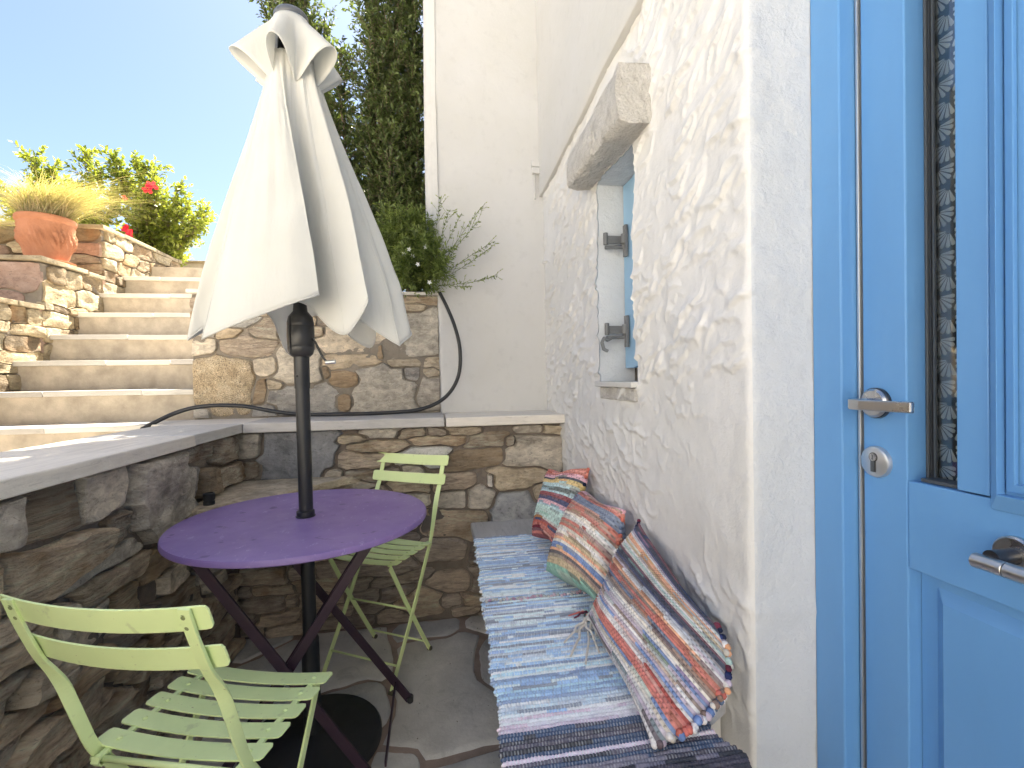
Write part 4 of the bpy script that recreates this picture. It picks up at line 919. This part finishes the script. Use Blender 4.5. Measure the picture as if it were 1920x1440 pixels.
rg1, g_ = rug('rag_rug', 1.985, 1.36, lambda x, y: .459 + 0 * x, lambda y: .163 - (1.985 - y) * .045 + .004 * math.sin(y * 31), lambda y: .60, lambda y, g: BL, 3,
    label='faded blue and white woven rag rug on the far half of the bench', cat='rug', group='rag rugs laid along the bench')
def pal2(y, g):
    if y > .905: return BL
    if y > .865: return PK
    if y > .70: return DK if g.random() < .85 else PK[:2] + BL[:2]
    return PK if y > .66 else DK
rg2, g_ = rug('rag_rug', 1.385, .66, lambda x, y: .468 + 0 * x, lambda y: .138 - (1.38 - y) * .050 + .004 * math.sin(y * 27 + 1), lambda y: .604 - .10 * max(0, min(1, (.95 - y) / .16)) - .02 * math.sin(y * 40) * (y < .95), pal2, 8,
    label='nearer rag rug on the bench, blue turning pink and charcoal at its near end', cat='rug', group='rag rugs laid along the bench')
def strand(mb, p0, p1, r, sag=0., n=9, seed=0, col=(1, 1, 1), wob=.004):
    p0, p1 = np.array(p0, float), np.array(p1, float); P_ = []
    for t in np.linspace(0, 1, n): 
        w = vnoise(np.array([[t * 5, seed * 3.1, 0], [t * 5, seed * 3.1, 9], [t * 5, seed * 3.1, 21]]), seed)
        P_.append(tuple(p0 * (1 - t) + p1 * t + w * wob * math.sin(math.pi * min(1, t * 1.6)) + np.array([0, 0, -sag * math.sin(math.pi * t)])))
    b0 = len(mb.v); mb.tube(P_, [r * (1 - .3 * k / (n - 1)) for k in range(n)], 6)
    for i in range(b0, len(mb.v)): mb.c[i] = col
q = MB(); rg = np.random.default_rng(5)   # knotted fringe where the second rug starts
for k in range(44):
    x = .145 + k * .0103; y = 1.388 + rg.normal(0, .004); c_ = PK[rg.integers(4)] if rg.random() < .6 else srgb(210, 208, 204)
    q.ball((x, y, .474), .0052, n=6, col=c_); strand(q, (x, y, .474), (x + rg.normal(.004, .012), y + rg.uniform(.004, .022), .470), .0026, seed=k, col=c_)
q.build('fringe', M['rag'], rg2, smooth=True)
q = MB()
for k in range(40):
    x = .168 + k * .0106; y = 1.985; c_ = srgb(200, 212, 222) if rg.random() < .7 else BL[rg.integers(6)]
    strand(q, (x, y, .461), (x + rg.normal(0, .008), y + rg.uniform(.008, .03), .456), .002, seed=k + 60, col=c_)
q.build('fringe', M['rag'], rg1, smooth=True)

# ------------------------------------------------------------------ rag cushions
def cushion(A, B, C_, D, thick, pal, seq, seed, label, nseg=150, near=(0, 0, 0), puff=.42):
    """A,B top edge ends, C_,D bottom (B-C_ near side); rag rows run from the A-D side to the B-C_ side"""
    A, B, C_, D = (np.array(q_, float) for q_ in (A, B, C_, D)); rg = np.random.default_rng(seed); rows_ = len(seq)
    NU = nseg; NV = rows_ * 6
    nrm = np.cross(B - A, D - A); nrm /= np.linalg.norm(nrm)
    if nrm[0] > 0: nrm = -nrm
    cols_row = []
    for r in range(rows_): 
        cols_row.append(np.array(srgb(*pal[seq[r]])) * rg.uniform(.9, 1.12))
    Vs = []; Cs = []; Fs = []; base = 0
    for side in (1, -1):
        u = np.linspace(0, 1, NU); v = np.linspace(0, 1, NV); uu, vv = np.meshgrid(u, v, indexing='ij'); uu, vv = uu.ravel(), vv.ravel()
        # pinched outline: corners stay, edges draw in a little
        iu = .055 * np.sin(np.pi * vv) + .012 * np.sin(vv * 9 + seed); iv = .05 * np.sin(np.pi * uu) + .012 * np.sin(uu * 8 + seed)
        u2 = uu * (1 - 2 * iu) + iu; v2 = vv * (1 - 2 * iv) + iv
        P = (A * ((1 - u2) * (1 - v2))[:, None] + B * (u2 * (1 - v2))[:, None] + C_ * (u2 * v2)[:, None] + D * ((1 - u2) * v2)[:, None])
        prof = (np.clip(np.sin(np.pi * uu), 0, 1) ** puff) * (np.clip(np.sin(np.pi * vv), 0, 1) ** puff)
        lump = 1 + .26 * vnoise(np.stack([uu * 2.6, vv * 2.6, uu * 0 + seed], 1), 31)
        rr_ = vv * rows_ + .35 * vnoise(np.stack([uu * 3, vv * 3, uu * 0 + seed * 2], 1), 33); fr = rr_ - np.floor(rr_); ri = np.clip(np.floor(rr_).astype(int), 0, rows_ - 1)
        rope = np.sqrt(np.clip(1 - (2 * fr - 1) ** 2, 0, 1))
        wn = 1 / .0092 * np.linalg.norm(B - A); wv = np.cos((uu * wn + (ri % 2) * .5) * 2 * np.pi)
        dimp = (.5 - .5 * wv) ** .6
        hgt = .0070 * rope * (.45 + .55 * dimp) * np.clip(prof * 3, 0, 1)
        off = thick * prof * lump * (1.0 if side == 1 else .75) + hgt
        P = P + (nrm * side)[None] * off[:, None] + np.array(near)[None] * (uu ** 1.5 * np.sin(np.pi * np.clip(vv, 0, 1)) ** .8)[:, None]
        P[:, 2] = np.maximum(P[:, 2], .475 + .004 * rope)
        P[:, 0] = np.minimum(P[:, 0], .6145)
        base_c = (np.array(cols_row)[ri] * .92 + .10)
        sw_ = vnoise(np.stack([uu * 5 + seed, ri * 1.9, uu * 0], 1), 41); alt = np.array(cols_row)[np.clip(ri + 1, 0, rows_ - 1)] * .6 + .4 * np.array([srgb(*c_) for c_ in pal])[(ri * 7 + seed) % len(pal)]
        cc = np.where((sw_ > .34)[:, None], alt, base_c)
        fl_ = vnoise(np.stack([uu * 60, vv * rows_ * 2, uu * 0 + seed], 1), 43); cc = cc * (1 + .10 * fl_)[:, None]
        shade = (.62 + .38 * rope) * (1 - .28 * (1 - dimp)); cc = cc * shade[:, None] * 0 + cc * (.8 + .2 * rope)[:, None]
        thr = (((wv < -.90)) * (fr > .2) * (fr < .8))[:, None]; cc = np.where(thr, cc * .45, cc)
        F = grid_faces(NU, NV)
        # orientation
        if np.dot(np.cross(B - A, D - A), nrm * side) < 0: F = F[:, ::-1]
        Vs.append(P); Cs.append(cc); Fs.append(F + base); base += len(P)
    o = mkobj('rag_cushion', np.concatenate(Vs), np.concatenate(Fs), M['rag'], None, True, cols=np.clip(np.concatenate(Cs), 0, 1)); tag(o, label, 'cushion', 'rag cushions leaning on the white wall')
    # knobbly knots along the near side seam
    q = MB()
    for k in range(rows_):
        t = (k + .5) / rows_; e = B * (1 - t) + C_ * t; inn = (A * (1 - t) + D * t - e); inn /= np.linalg.norm(inn)
        ps = e + inn * .035 * math.sin(math.pi * t) * np.linalg.norm(B - A) + np.array(near) * math.sin(math.pi * t) ** .8 + rg.normal(0, .0025, 3); ps[2] = max(ps[2], .482); ps[0] = min(ps[0], .607)
        q.ball(ps, rg.uniform(.0055, .0085), (1, 1.1, 1), 8, col=tuple(cols_row[k] * rg.uniform(.8, 1.1)))
    q.build('seam_knots', M['rag'], o, smooth=True)
    q = MB()
    for k in range(rows_):
        t = (k + .5) / rows_; e = A * (1 - t) + D * t; inn = (B * (1 - t) + C_ * t - e); inn /= np.linalg.norm(inn)
        ps = e + inn * .035 * math.sin(math.pi * t) * np.linalg.norm(B - A) + rg.normal(0, .0015, 3); ps[2] = max(ps[2], .480); ps[0] = min(ps[0], .608)
        q.ball(ps, rg.uniform(.0045, .006), (1, 1, 1), 8, col=tuple(cols_row[k]))
    q.build('seam_knots', M['rag'], o, smooth=True)
    return o, A, B, C_, D
PAL = [(206, 120, 104), (224, 150, 134), (232, 184, 196), (188, 214, 220), (222, 196, 132), (98, 110, 108), (150, 62, 68), (60, 68, 112), (196, 222, 214), (212, 208, 200), (132, 144, 166), (106, 122, 150), (178, 146, 128), (232, 224, 212),
       (120, 146, 196), (206, 184, 146), (146, 196, 176), (46, 52, 76), (214, 124, 112), (236, 180, 142), (146, 126, 116), (104, 92, 98), (232, 228, 226), (92, 128, 130), (190, 176, 190), (116, 60, 76)]
S1 = [0, 0, 1, 0, 2, 2, 17, 4, 4, 3, 3, 5, 5, 3, 6, 6, 7, 7, 2, 2, 3, 8, 8, 8, 8, 8, 9, 6, 7, 18, 0, 25, 18, 6]
S2 = [2, 2, 1, 0, 10, 10, 11, 10, 11, 0, 12, 1, 0, 12, 13, 22, 9, 0, 12, 0, 13, 22, 13, 15, 19, 13, 14, 14, 19, 21, 12, 15, 15, 16, 16]
S3 = [25, 17, 17, 7, 24, 22, 19, 19, 13, 15, 22, 8, 9, 25, 17, 17, 7, 21, 24, 22, 19, 20, 18, 18, 11, 12, 20, 13, 22, 14, 24, 20, 22, 24, 14, 22, 22, 18, 18, 0, 14, 13, 22, 24, 21, 22]
cushion((.505, 2.045, .722), (.592, 1.77, .772), (.455, 1.62, .495), (.385, 1.86, .50), .070, PAL, S1, 4, 'small striped rag cushion with a red bottom, farthest along the bench', nseg=110)
cushion((.575, 1.745, .69), (.575, 1.385, .715), (.455, 1.195, .490), (.355, 1.50, .50), .098, PAL, S2, 9, 'middle rag cushion in coral, grey and cream bands, upright against the wall', nseg=150)
c3 = cushion((.592, 1.315, .705), (.575, .905, .605), (.365, .775, .486), (.385, 1.175, .50), .096, PAL, S3, 14, 'large nearest rag cushion with navy, coral and cream stripes, slumped low', nseg=190, near=(.055, -.045, -.02))
q = MB(); rg = np.random.default_rng(15)
for k in range(7):
    p0 = np.array((.392, 1.19, .50)) + rg.normal(0, .008, 3) + np.array([0, 0, -.0]); p0[2] = max(.483, p0[2])
    p1 = p0 + np.array([rg.uniform(-.09, .02), rg.uniform(-.16, -.02), 0]); p1[2] = .480
    strand(q, p0, p1, .0036, seed=k + 3, n=14, col=srgb(222, 216, 206), wob=.010)
q.build('loose_strands', M['rag'], c3[0], smooth=True)
q = MB()
for k in range(10):
    p0 = np.array((.40, 1.24 + rg.normal(0, .02), .485)); p1 = p0 + np.array([rg.uniform(-.05, .03), rg.uniform(-.05, .05), 0]); p1[2] = .478
    strand(q, p0, p1, .003, seed=k + 33, n=9, col=srgb(*PAL[rg.integers(len(PAL))]), wob=.006)
q.build('loose_strands', M['rag'], c3[0], smooth=True)
# ------------------------------------------------------------------ vegetation
def leafmat(name, trans=.35, rough=.45):
    mt, n, p = newmat(name); at = n.nodes.new('ShaderNodeVertexColor'); at.layer_name = 'Col'
    L(n, at.outputs[0], p.inputs['Base Color']); p.inputs['Roughness'].default_value = rough
    t_ = n.nodes.new('ShaderNodeBsdfTranslucent'); L(n, mix(n, at.outputs[0], (1.5, 1.5, .7), 1.0, 'MULTIPLY'), t_.inputs[0])
    mx = n.nodes.new('ShaderNodeMixShader'); mx.inputs[0].default_value = trans
    L(n, p.outputs[0], mx.inputs[1]); L(n, t_.outputs[0], mx.inputs[2]); L(n, mx.outputs[0], n.nodes['Material Output'].inputs[0]); return mt
M['leaf'] = leafmat('leaf_surface', .34); M['twig'] = simple('twig_bark', (.16, .12, .08), .9, 0, [(60, .002)], .2); M['greentwig'] = simple('green_stem', (.12, .15, .05), .8)
def leaves(name, P, D, Nn, size, asp, cols, parent, mat=None):
    """V-folded pointed leaves: base, two sides, tip"""
    P, D, Nn = (np.asarray(a, float) for a in (P, D, Nn)); D /= np.linalg.norm(D, axis=1)[:, None] + 1e-9
    S = np.cross(D, Nn); S /= np.linalg.norm(S, axis=1)[:, None] + 1e-9; N_ = np.cross(S, D)
    s = np.asarray(size)[:, None]
    v0 = P; v1 = P + D * s * .45 + S * s * asp * .5 + N_ * s * .10; v2 = P + D * s + N_ * s * -.05; v3 = P + D * s * .45 - S * s * asp * .5 + N_ * s * .10
    V = np.stack([v0, v1, v2, v3], 1).reshape(-1, 3); k = np.arange(len(P)) * 4
    F = np.concatenate([np.stack([k, k + 1, k + 2], 1), np.stack([k, k + 2, k + 3], 1)])
    return mkobj(name, V, F, mat or M['leaf'], parent, False, cols=np.repeat(cols, 4, 0))
def rdir(g, n):
    a = g.normal(0, 1, (n, 3)); return a / np.linalg.norm(a, axis=1)[:, None]
def spine(pts, n):
    pts = np.array(pts, float); d = np.r_[0, np.cumsum(np.linalg.norm(np.diff(pts, axis=0), axis=1))]; t = np.linspace(0, d[-1], n)
    return np.stack([np.interp(t, d, pts[:, k]) for k in range(3)], 1)
def plant(name, stems, g, ntw, twl, nlf, lsz, asp, colA, colB, label, cat, group=None, spread=.8, upb=.5, stem_r=.008, tw_r=.0016, part='crown', sun_tip=None, keep=None, twmat='twig'):
    root = empty(name, tuple(stems[0][0]), label=label, cat=cat, group=group); base = np.array(stems[0][0])
    tk = MB(); tw = MB(); LP = []; LD = []; LN = []; LS = []; LC = []
    for (pts, rad) in [(s_[:-1], s_[-1]) for s_ in stems]:
        sp = spine(pts, 26); sp[1:-1] += g.normal(0, .006, (24, 3))
        tk.tube([tuple(q_ - base) for q_ in sp], [stem_r * (1.1 - .9 * k / 25) for k in range(26)], 6)
        m_ = int(ntw * np.linalg.norm(np.diff(spine(pts, 8), axis=0), axis=1).sum())
        for _ in range(m_):
            t = g.uniform(.08, 1) ** .8; s0 = sp[min(25, int(t * 25.99))]
            ax = sp[min(25, int(t * 25) + 1)] - sp[max(0, int(t * 25) - 1)]; ax /= np.linalg.norm(ax) + 1e-9
            d = rdir(g, 1)[0]; d = d * spread + ax * .5 + np.array([0, 0, upb]); d /= np.linalg.norm(d)
            ln = twl * g.uniform(.45, 1.15) * (rad * (1.0 - .35 * t)); p = s0.copy(); P_ = [tuple(p - base)]; nn = max(4, int(nlf * ln / twl)); stp = ln / nn
            tone = g.uniform(0, 1) 
            for k in range(nn):
                d = d + rdir(g, 1)[0] * .14 + np.array([0, 0, .03]); d /= np.linalg.norm(d); p = p + d * stp
                if k % 3 == 2 or k == nn - 1: P_.append(tuple(p - base))
                if keep is not None and not keep(p): continue
                for sgn in (1, -1):
                    sdv = np.cross(d, rdir(g, 1)[0]); sdv /= np.linalg.norm(sdv) + 1e-9
                    ld = d * .75 + sdv * sgn * .8; LP.append(p - base); LD.append(ld); LN.append(np.array([0, 0, 1]) * .8 + rdir(g, 1)[0] * .6); LS.append(lsz * g.uniform(.6, 1.2))
                    mixv = np.clip(.6 * tone + .4 * g.uniform(0, 1) + (.25 if k > nn * .7 else 0), 0, 1); LC.append(np.array(colA) * (1 - mixv) + np.array(colB) * mixv)
            if keep is None or keep(np.array(P_[-1]) + base): tw.tube(P_, tw_r, 3, caps=False)
    tk.build('trunk', M[twmat], root, smooth=True); tw.build('twigs', M[twmat], root)
    leaves(part, LP, LD, LN, np.array(LS), asp, np.array(LC), root)
    return root, len(LP)
g = np.random.default_rng(101)
DG, MG = (.035, .052, .018), (.135, .18, .06)
def keep_tree(p): return not (p[0] > -.016 and p[1] > 2.50 and p[2] > 1.5) or (p[1] < 2.52)
stems = []
for (bx, tx, ty, tz, rad) in ((-.55, -.95, 3.15, 3.75, .72), (-.5, -.78, 3.0, 3.45, .62), (-.45, -.50, 3.05, 2.7, .9), (-.3, -.30, 2.95, 3.75, .95), (-.25, -.16, 3.0, 3.9, .9), (-.2, -.06, 2.95, 3.6, .8), (-.15, -.10, 3.05, 3.0, .9), (-.35, -.33, 3.1, 2.6, 1.1), (-.4, -.55, 3.0, 2.3, .9), (-.2, -.12, 2.9, 2.3, 1.0), (-.5, -.75, 3.1, 2.7, .6), (-.3, -.25, 3.2, 3.3, 1.0), (-.3, -.12, 3.1, 2.6, 1.1), (-.4, -.42, 3.15, 2.7, 1.0), (-.2, -.22, 2.85, 2.5, 1.0), (-.4, -.62, 3.0, 2.05, .9), (-.25, -.05, 3.1, 3.2, 1.0), (-.5, -.60, 3.0, 3.25, .7), (-.3, -.30, 3.0, 4.6, 1.0), (-.25, -.10, 2.9, 4.4, 1.0), (-.12, -.05, 2.95, 4.2, .7), (-.10, -.05, 2.95, 2.9, .7), (-.10, -.04, 2.9, 2.2, .7), (-.55, -.70, 3.0, 3.5, .8), (-.5, -.82, 3.0, 3.5, .7), (-.45, -.50, 2.95, 3.05, .7), (-.5, -.62, 3.0, 2.75, .8), (-.4, -.28, 2.9, 2.15, 1.1)):
    stems.append(((bx, 2.95, 1.52), (bx * .7 + tx * .3 + g.normal(0, .03), 2.97, 1.52 + (tz - 1.52) * .4), (tx * .8 + bx * .2, ty, 1.52 + (tz - 1.52) * .72), (tx, ty, tz), rad))
t1 = plant('tall_evergreen', stems, g, 128, .25, 17, .032, .42, DG, MG, 'tall dark small-leaved evergreen growing behind the parasol beside the white wall', 'tree', spread=1.1, upb=.22, stem_r=.012, keep=keep_tree, tw_r=.0013)
# pistachio-like lower mass and jasmine sprays
stems = []
for (tx, ty, tz, rad) in ((-.10, 2.50, 1.95, .8), (-.02, 2.48, 1.86, .9), (-.20, 2.55, 1.95, .9), (-.30, 2.6, 1.85, .8), (.02, 2.44, 1.75, .8), (.06, 2.42, 1.70, .6), (-.12, 2.45, 1.72, .9)):
    stems.append(((-.06, 2.64, 1.58), (tx * .5 - .04, 2.56, 1.58 + (tz - 1.58) * .55), (tx, ty, tz), rad))
JA, JB = (.07, .11, .028), (.24, .30, .09)
t2 = plant('jasmine_bush', stems, g, 300, .20, 17, .029, .33, JA, JB, 'bright green jasmine with thin sprays and white star flowers spilling over the planter corner', 'shrub', upb=.25, stem_r=.004, tw_r=.0011, part='leaves', twmat='greentwig')
# long jasmine shoots across the white wall
sh_ = MB(); LP = []; LD = []; LN = []; LS = []; LC = []; jb = np.array(t2[0].location)
for (e, c1) in (((.335, 2.44, 1.66), (.18, 2.42, 1.60)), ((.315, 2.44, 1.83), (.15, 2.44, 1.73)), ((.258, 2.44, 2.00), (.13, 2.46, 1.84)), ((.245, 2.45, 1.935), (.12, 2.46, 1.80)), ((.30, 2.45, 1.80), (.15, 2.44, 1.68)), ((.16, 2.45, 1.97), (.08, 2.47, 1.82)), ((.06, 2.46, 2.05), (.02, 2.48, 1.85)), ((.10, 2.44, 1.98), (.04, 2.46, 1.82)), ((.20, 2.43, 1.60), (.10, 2.43, 1.60))):
    p0, c1, e = np.array((.0, 2.50, 1.62)), np.array(c1), np.array(e); P_ = []
    for t in np.linspace(0, 1, 20): P_.append((1 - t) ** 2 * p0 + 2 * t * (1 - t) * c1 + t * t * e)
    sh_.tube([tuple(q_ - jb) for q_ in P_], .0013, 4)
    for k in range(4, 20):
        d = P_[min(19, k)] - P_[k - 1]; d /= np.linalg.norm(d)
        for _ in range(2 if k < 14 else 4):
            o_ = rdir(g, 1)[0]; LP.append(P_[k] - jb + g.normal(0, .002, 3)); LD.append(d * .6 + o_ * .7); LN.append(rdir(g, 1)[0]); LS.append(g.uniform(.012, .024)); m_ = g.uniform(0, 1); LC.append(np.array(JA) * (1 - m_) + np.array(JB) * m_)
        if g.random() < .55:
            o_ = rdir(g, 1)[0] * .035 + d * .03 + np.array([0, 0, .01]); sh_.tube([tuple(P_[k] - jb), tuple(P_[k] - jb + o_)], .0008, 3, caps=False)
            for s_ in (.5, .75, 1, 1): LP.append(P_[k] - jb + o_ * s_); LD.append(o_ + rdir(g, 1)[0] * .02); LN.append(rdir(g, 1)[0]); LS.append(g.uniform(.009, .018)); LC.append(np.array(JB))
sh_.build('shoots', M['greentwig'], t2[0]); leaves('shoot_leaves', LP, LD, LN, np.array(LS), .3, np.array(LC), t2[0])
M['petal'] = simple('white_petal', (.80, .80, .76), .6)
for (x, y, z) in ((-.005, 2.40, 1.612), (-.10, 2.41, 1.775), (-.085, 2.42, 1.745), (-.125, 2.40, 1.75), (-.02, 2.41, 1.79), (-.06, 2.40, 1.70)):
    q = MB()
    for k in range(5):
        a = k * 2 * math.pi / 5 + x * 50; dx, dz = math.cos(a), math.sin(a); px2, pz2 = -dz, dx; b_ = Vector((x, y, z)) - Vector(jb)
        q.add([b_, b_ + Vector((dx * .006 + px2 * .0035, -.002, dz * .006 + pz2 * .0035)), b_ + Vector((dx * .013, -.003, dz * .013)), b_ + Vector((dx * .006 - px2 * .0035, -.002, dz * .006 - pz2 * .0035))], [(0, 1, 2, 3)])
    q.build('flower', M['petal'], t2[0])

# hibiscus shrubs behind the stair wall
HA, HB = (.10, .15, .022), (.34, .38, .07)
stems = []
for (tx, ty, tz) in ((-2.42, 4.5, 2.98), (-2.25, 4.4, 2.78), (-2.0, 4.4, 2.62), (-1.95, 4.4, 2.45), (-2.10, 4.5, 2.36), (-2.55, 4.6, 2.85), (-2.35, 4.4, 2.62), (-2.65, 4.6, 2.68), (-2.2, 4.5, 2.5), (-2.45, 4.5, 2.45), (-2.08, 4.4, 2.75), (-1.86, 4.4, 2.55), (-2.6, 4.5, 3.0), (-2.3, 4.5, 2.95)):
    stems.append(((-2.42, 4.75, 2.02), (tx * .4 - 2.42 * .6, 4.65, 2.02 + (tz - 2.02) * .55), (tx, ty, tz), 1))
hb1 = plant('hibiscus_shrub', stems, g, 100, .18, 9, .046, .52, HA, HB, 'sunlit hibiscus shrub with red flowers above the stair wall', 'shrub', 'hibiscus shrubs behind the stair wall', upb=.2, stem_r=.007, part='leaves')
stems = []
for (tx, ty, tz) in ((-2.80, 4.5, 3.05), (-3.05, 4.5, 2.92), (-3.25, 4.6, 2.83), (-3.35, 4.6, 2.62), (-2.88, 4.5, 2.75), (-3.1, 4.5, 2.6), (-2.75, 4.5, 2.55), (-3.5, 4.7, 2.5), (-3.6, 4.7, 2.8), (-2.7, 4.5, 2.9), (-2.6, 4.5, 2.7), (-3.2, 4.5, 3.0), (-2.95, 4.5, 2.5)):
    stems.append(((-3.0, 4.75, 2.02), (tx * .4 - 3.0 * .6, 4.65, 2.02 + (tz - 2.02) * .55), (tx, ty, tz), 1))
hb2 = plant('hibiscus_shrub', stems, g, 95, .18, 9, .046, .52, HA, HB, 'sunlit green hibiscus shrub behind the terracotta pot', 'shrub', 'hibiscus shrubs behind the stair wall', upb=.2, stem_r=.007, part='leaves')
M['redpetal'] = leafmat('red_petal', .25)
rb = np.array(hb1[0].location)
for (x, y, z, s_) in ((-2.16, 4.20, 2.70, 1.0), (-2.19, 4.2, 2.665, .9), (-2.31, 4.15, 2.335, 1.0), (-2.30, 4.15, 2.31, .8), (-2.36, 4.2, 2.60, .6)):
    q = MB(); cc = np.array([x, y, z]) - rb
    for k in range(6):
        d = rdir(g, 1)[0]; d[1] -= .5; d /= np.linalg.norm(d); s2 = np.cross(d, (0, 1, .2)); s2 /= np.linalg.norm(s2); l_ = .045 * s_
        c_ = (.60, .02, .05)
        q.add([cc, cc + d * l_ * .5 + s2 * l_ * .35, cc + d * l_ * .95 + s2 * l_ * .2, cc + d * l_ * .95 - s2 * l_ * .2, cc + d * l_ * .5 - s2 * l_ * .35], [(0, 1, 2, 3, 4)], col=c_)
    q.build('flower', M['redpetal'], hb1[0])
stems = [((-3.3, 3.9, 1.85), (-3.25 + dx * .5, 3.85, 2.0), (-3.2 + dx, 3.75 + dy, 2.22 + dz), 1) for dx, dy, dz in ((.0, 0, .02), (.12, .05, -.02), (-.12, 0, .05), (.05, -.1, -.08), (-.2, .05, .0), (.16, -.05, -.1))]
plant('garden_bush', stems, g, 110, .12, 10, .028, .5, (.06, .10, .02), (.28, .34, .06), 'low rounded leafy bush left of the terracotta pot', 'bush', upb=.2, stem_r=.006, part='leaves')

# ------------------------------------------------------------------ terracotta pot and grass
pc = (-2.235, 3.24, 1.84)
pot = empty('terracotta_pot', pc, label='relief-decorated terracotta pot on a saucer on the stair wall', cat='pot')
mt, n, p = newmat('terracotta'); v = coords(n)
base = ramp(n, noise(n, v, 9, 5, .6), [(.3, (.40, .165, .085)), (.7, (.52, .24, .14))]); L(n, base, p.inputs['Base Color']); p.inputs['Roughness'].default_value = .85
bump(n, p, noise(n, v, 90, 4), .002); M['terra'] = mt
pr = [(.0, .02), (.105, .02), (.112, .03), (.125, .07), (.139, .13), (.150, .19), (.157, .235), (.160, .262), (.166, .268), (.171, .276), (.171, .296), (.166, .302), (.156, .300), (.150, .285), (.145, .20)]
dp = []
for i in range(len(pr) - 1):
    kk = 8 if 2 <= i <= 6 else 2
    for s in np.linspace(0, 1, kk, endpoint=False): dp.append((pr[i][0] * (1 - s) + pr[i + 1][0] * s, pr[i][1] * (1 - s) + pr[i + 1][1] * s))
dp.append(pr[-1]); NA = 128; V = []
for (r_p, z) in dp:
    for j in range(NA):
        a = 2 * math.pi * j / NA; rel = 0
        if .06 < z < .25 and r_p > .11:
            fz = (z - .155) / .075; fa = (a * 7 / (2 * math.pi)) % 1 - .5
            rel = .019 * max(0, 1 - (abs(fa * 2.4) ** 1.3 + abs(fz) ** 1.6)) * (1 + .7 * math.sin(fa * 34 + fz * 5)) + .004 * math.sin(a * 21 + fz * 6) * max(0, 1 - fz * fz)
            rel += .004 * math.sin(a * 49 + z * 160)
        V.append(((r_p + rel) * math.cos(a), (r_p + rel) * math.sin(a), z))
mkobj('pot_body', V, grid_faces(len(dp), NA, True), M['terra'], pot, True)
q = MB(); q.lathe([(.0001, .001), (.115, .001), (.150, .016), (.154, .024), (.148, .026), (.135, .016), (.0001, .012)], (.01, 0, 0), 48); q.build('saucer', M['terra'], pot, smooth=True, auto=50)
pot.scale = (.80, .80, .93)
q = MB(); q.lathe([(.0001, .27), (.148, .268)], (0, 0, 0), 24); q.build('potting_soil', M['soil'], pot)
gr = MB(); gg = np.random.default_rng(6); V = []; Cc = []; F = []
for k in range(1900):
    a = gg.uniform(0, 2 * math.pi); r_g = .11 * math.sqrt(gg.random()); p0 = np.array([r_g * math.cos(a), r_g * math.sin(a), .252])
    wind = np.array([gg.normal(.16, .17), gg.normal(-.02, .12), 0]); 
    if gg.random() < .16: wind = np.array([gg.normal(-.25, .1), gg.normal(-.05, .1), 0])
    hgt = gg.uniform(.15, .27); w = gg.uniform(.0008, .0016); c1 = p0 + np.array([0, 0, hgt]) + wind * .25; e = p0 + wind * 1.25 + np.array([0, 0, hgt * gg.uniform(.35, 1.02)])
    m_ = gg.random(); col = np.array((.33, .26, .15)) * (1 - m_) + np.array((.22, .24, .11)) * m_
    if gg.random() < .35: col = np.array((.44, .36, .24))
    b_ = len(V)
    for i, t in enumerate(np.linspace(0, 1, 6)):
        pt = (1 - t) ** 2 * p0 + 2 * t * (1 - t) * c1 + t * t * e; s_ = np.array([w * (1 - t * .8), w * .5 * (1 - t * .8), 0]); V += [pt - s_, pt + s_]; Cc += [col, col]
        if i: F.append((b_ + 2 * i - 2, b_ + 2 * i - 1, b_ + 2 * i + 1, b_ + 2 * i))
gb = mkobj('grass_blades', V, F, leafmat('straw_grass', .4), None, False, cols=Cc, loc=pc)
gb.name = 'ornamental_grass'; tag(gb, 'feathery straw-coloured grass blown sideways, growing in the terracotta pot', 'grass')
pc2 = (-2.86, 3.25, 1.78)
gb2 = gb.copy(); COL.objects.link(gb2); gb2.location = pc2; gb2.rotation_euler = (0, 0, .3); gb2.scale = (1, 1, .9); gb2.name = 'ornamental_grass'
tag(gb2, 'straw-coloured grass tuft hanging in from the left edge beside the pot', 'grass')
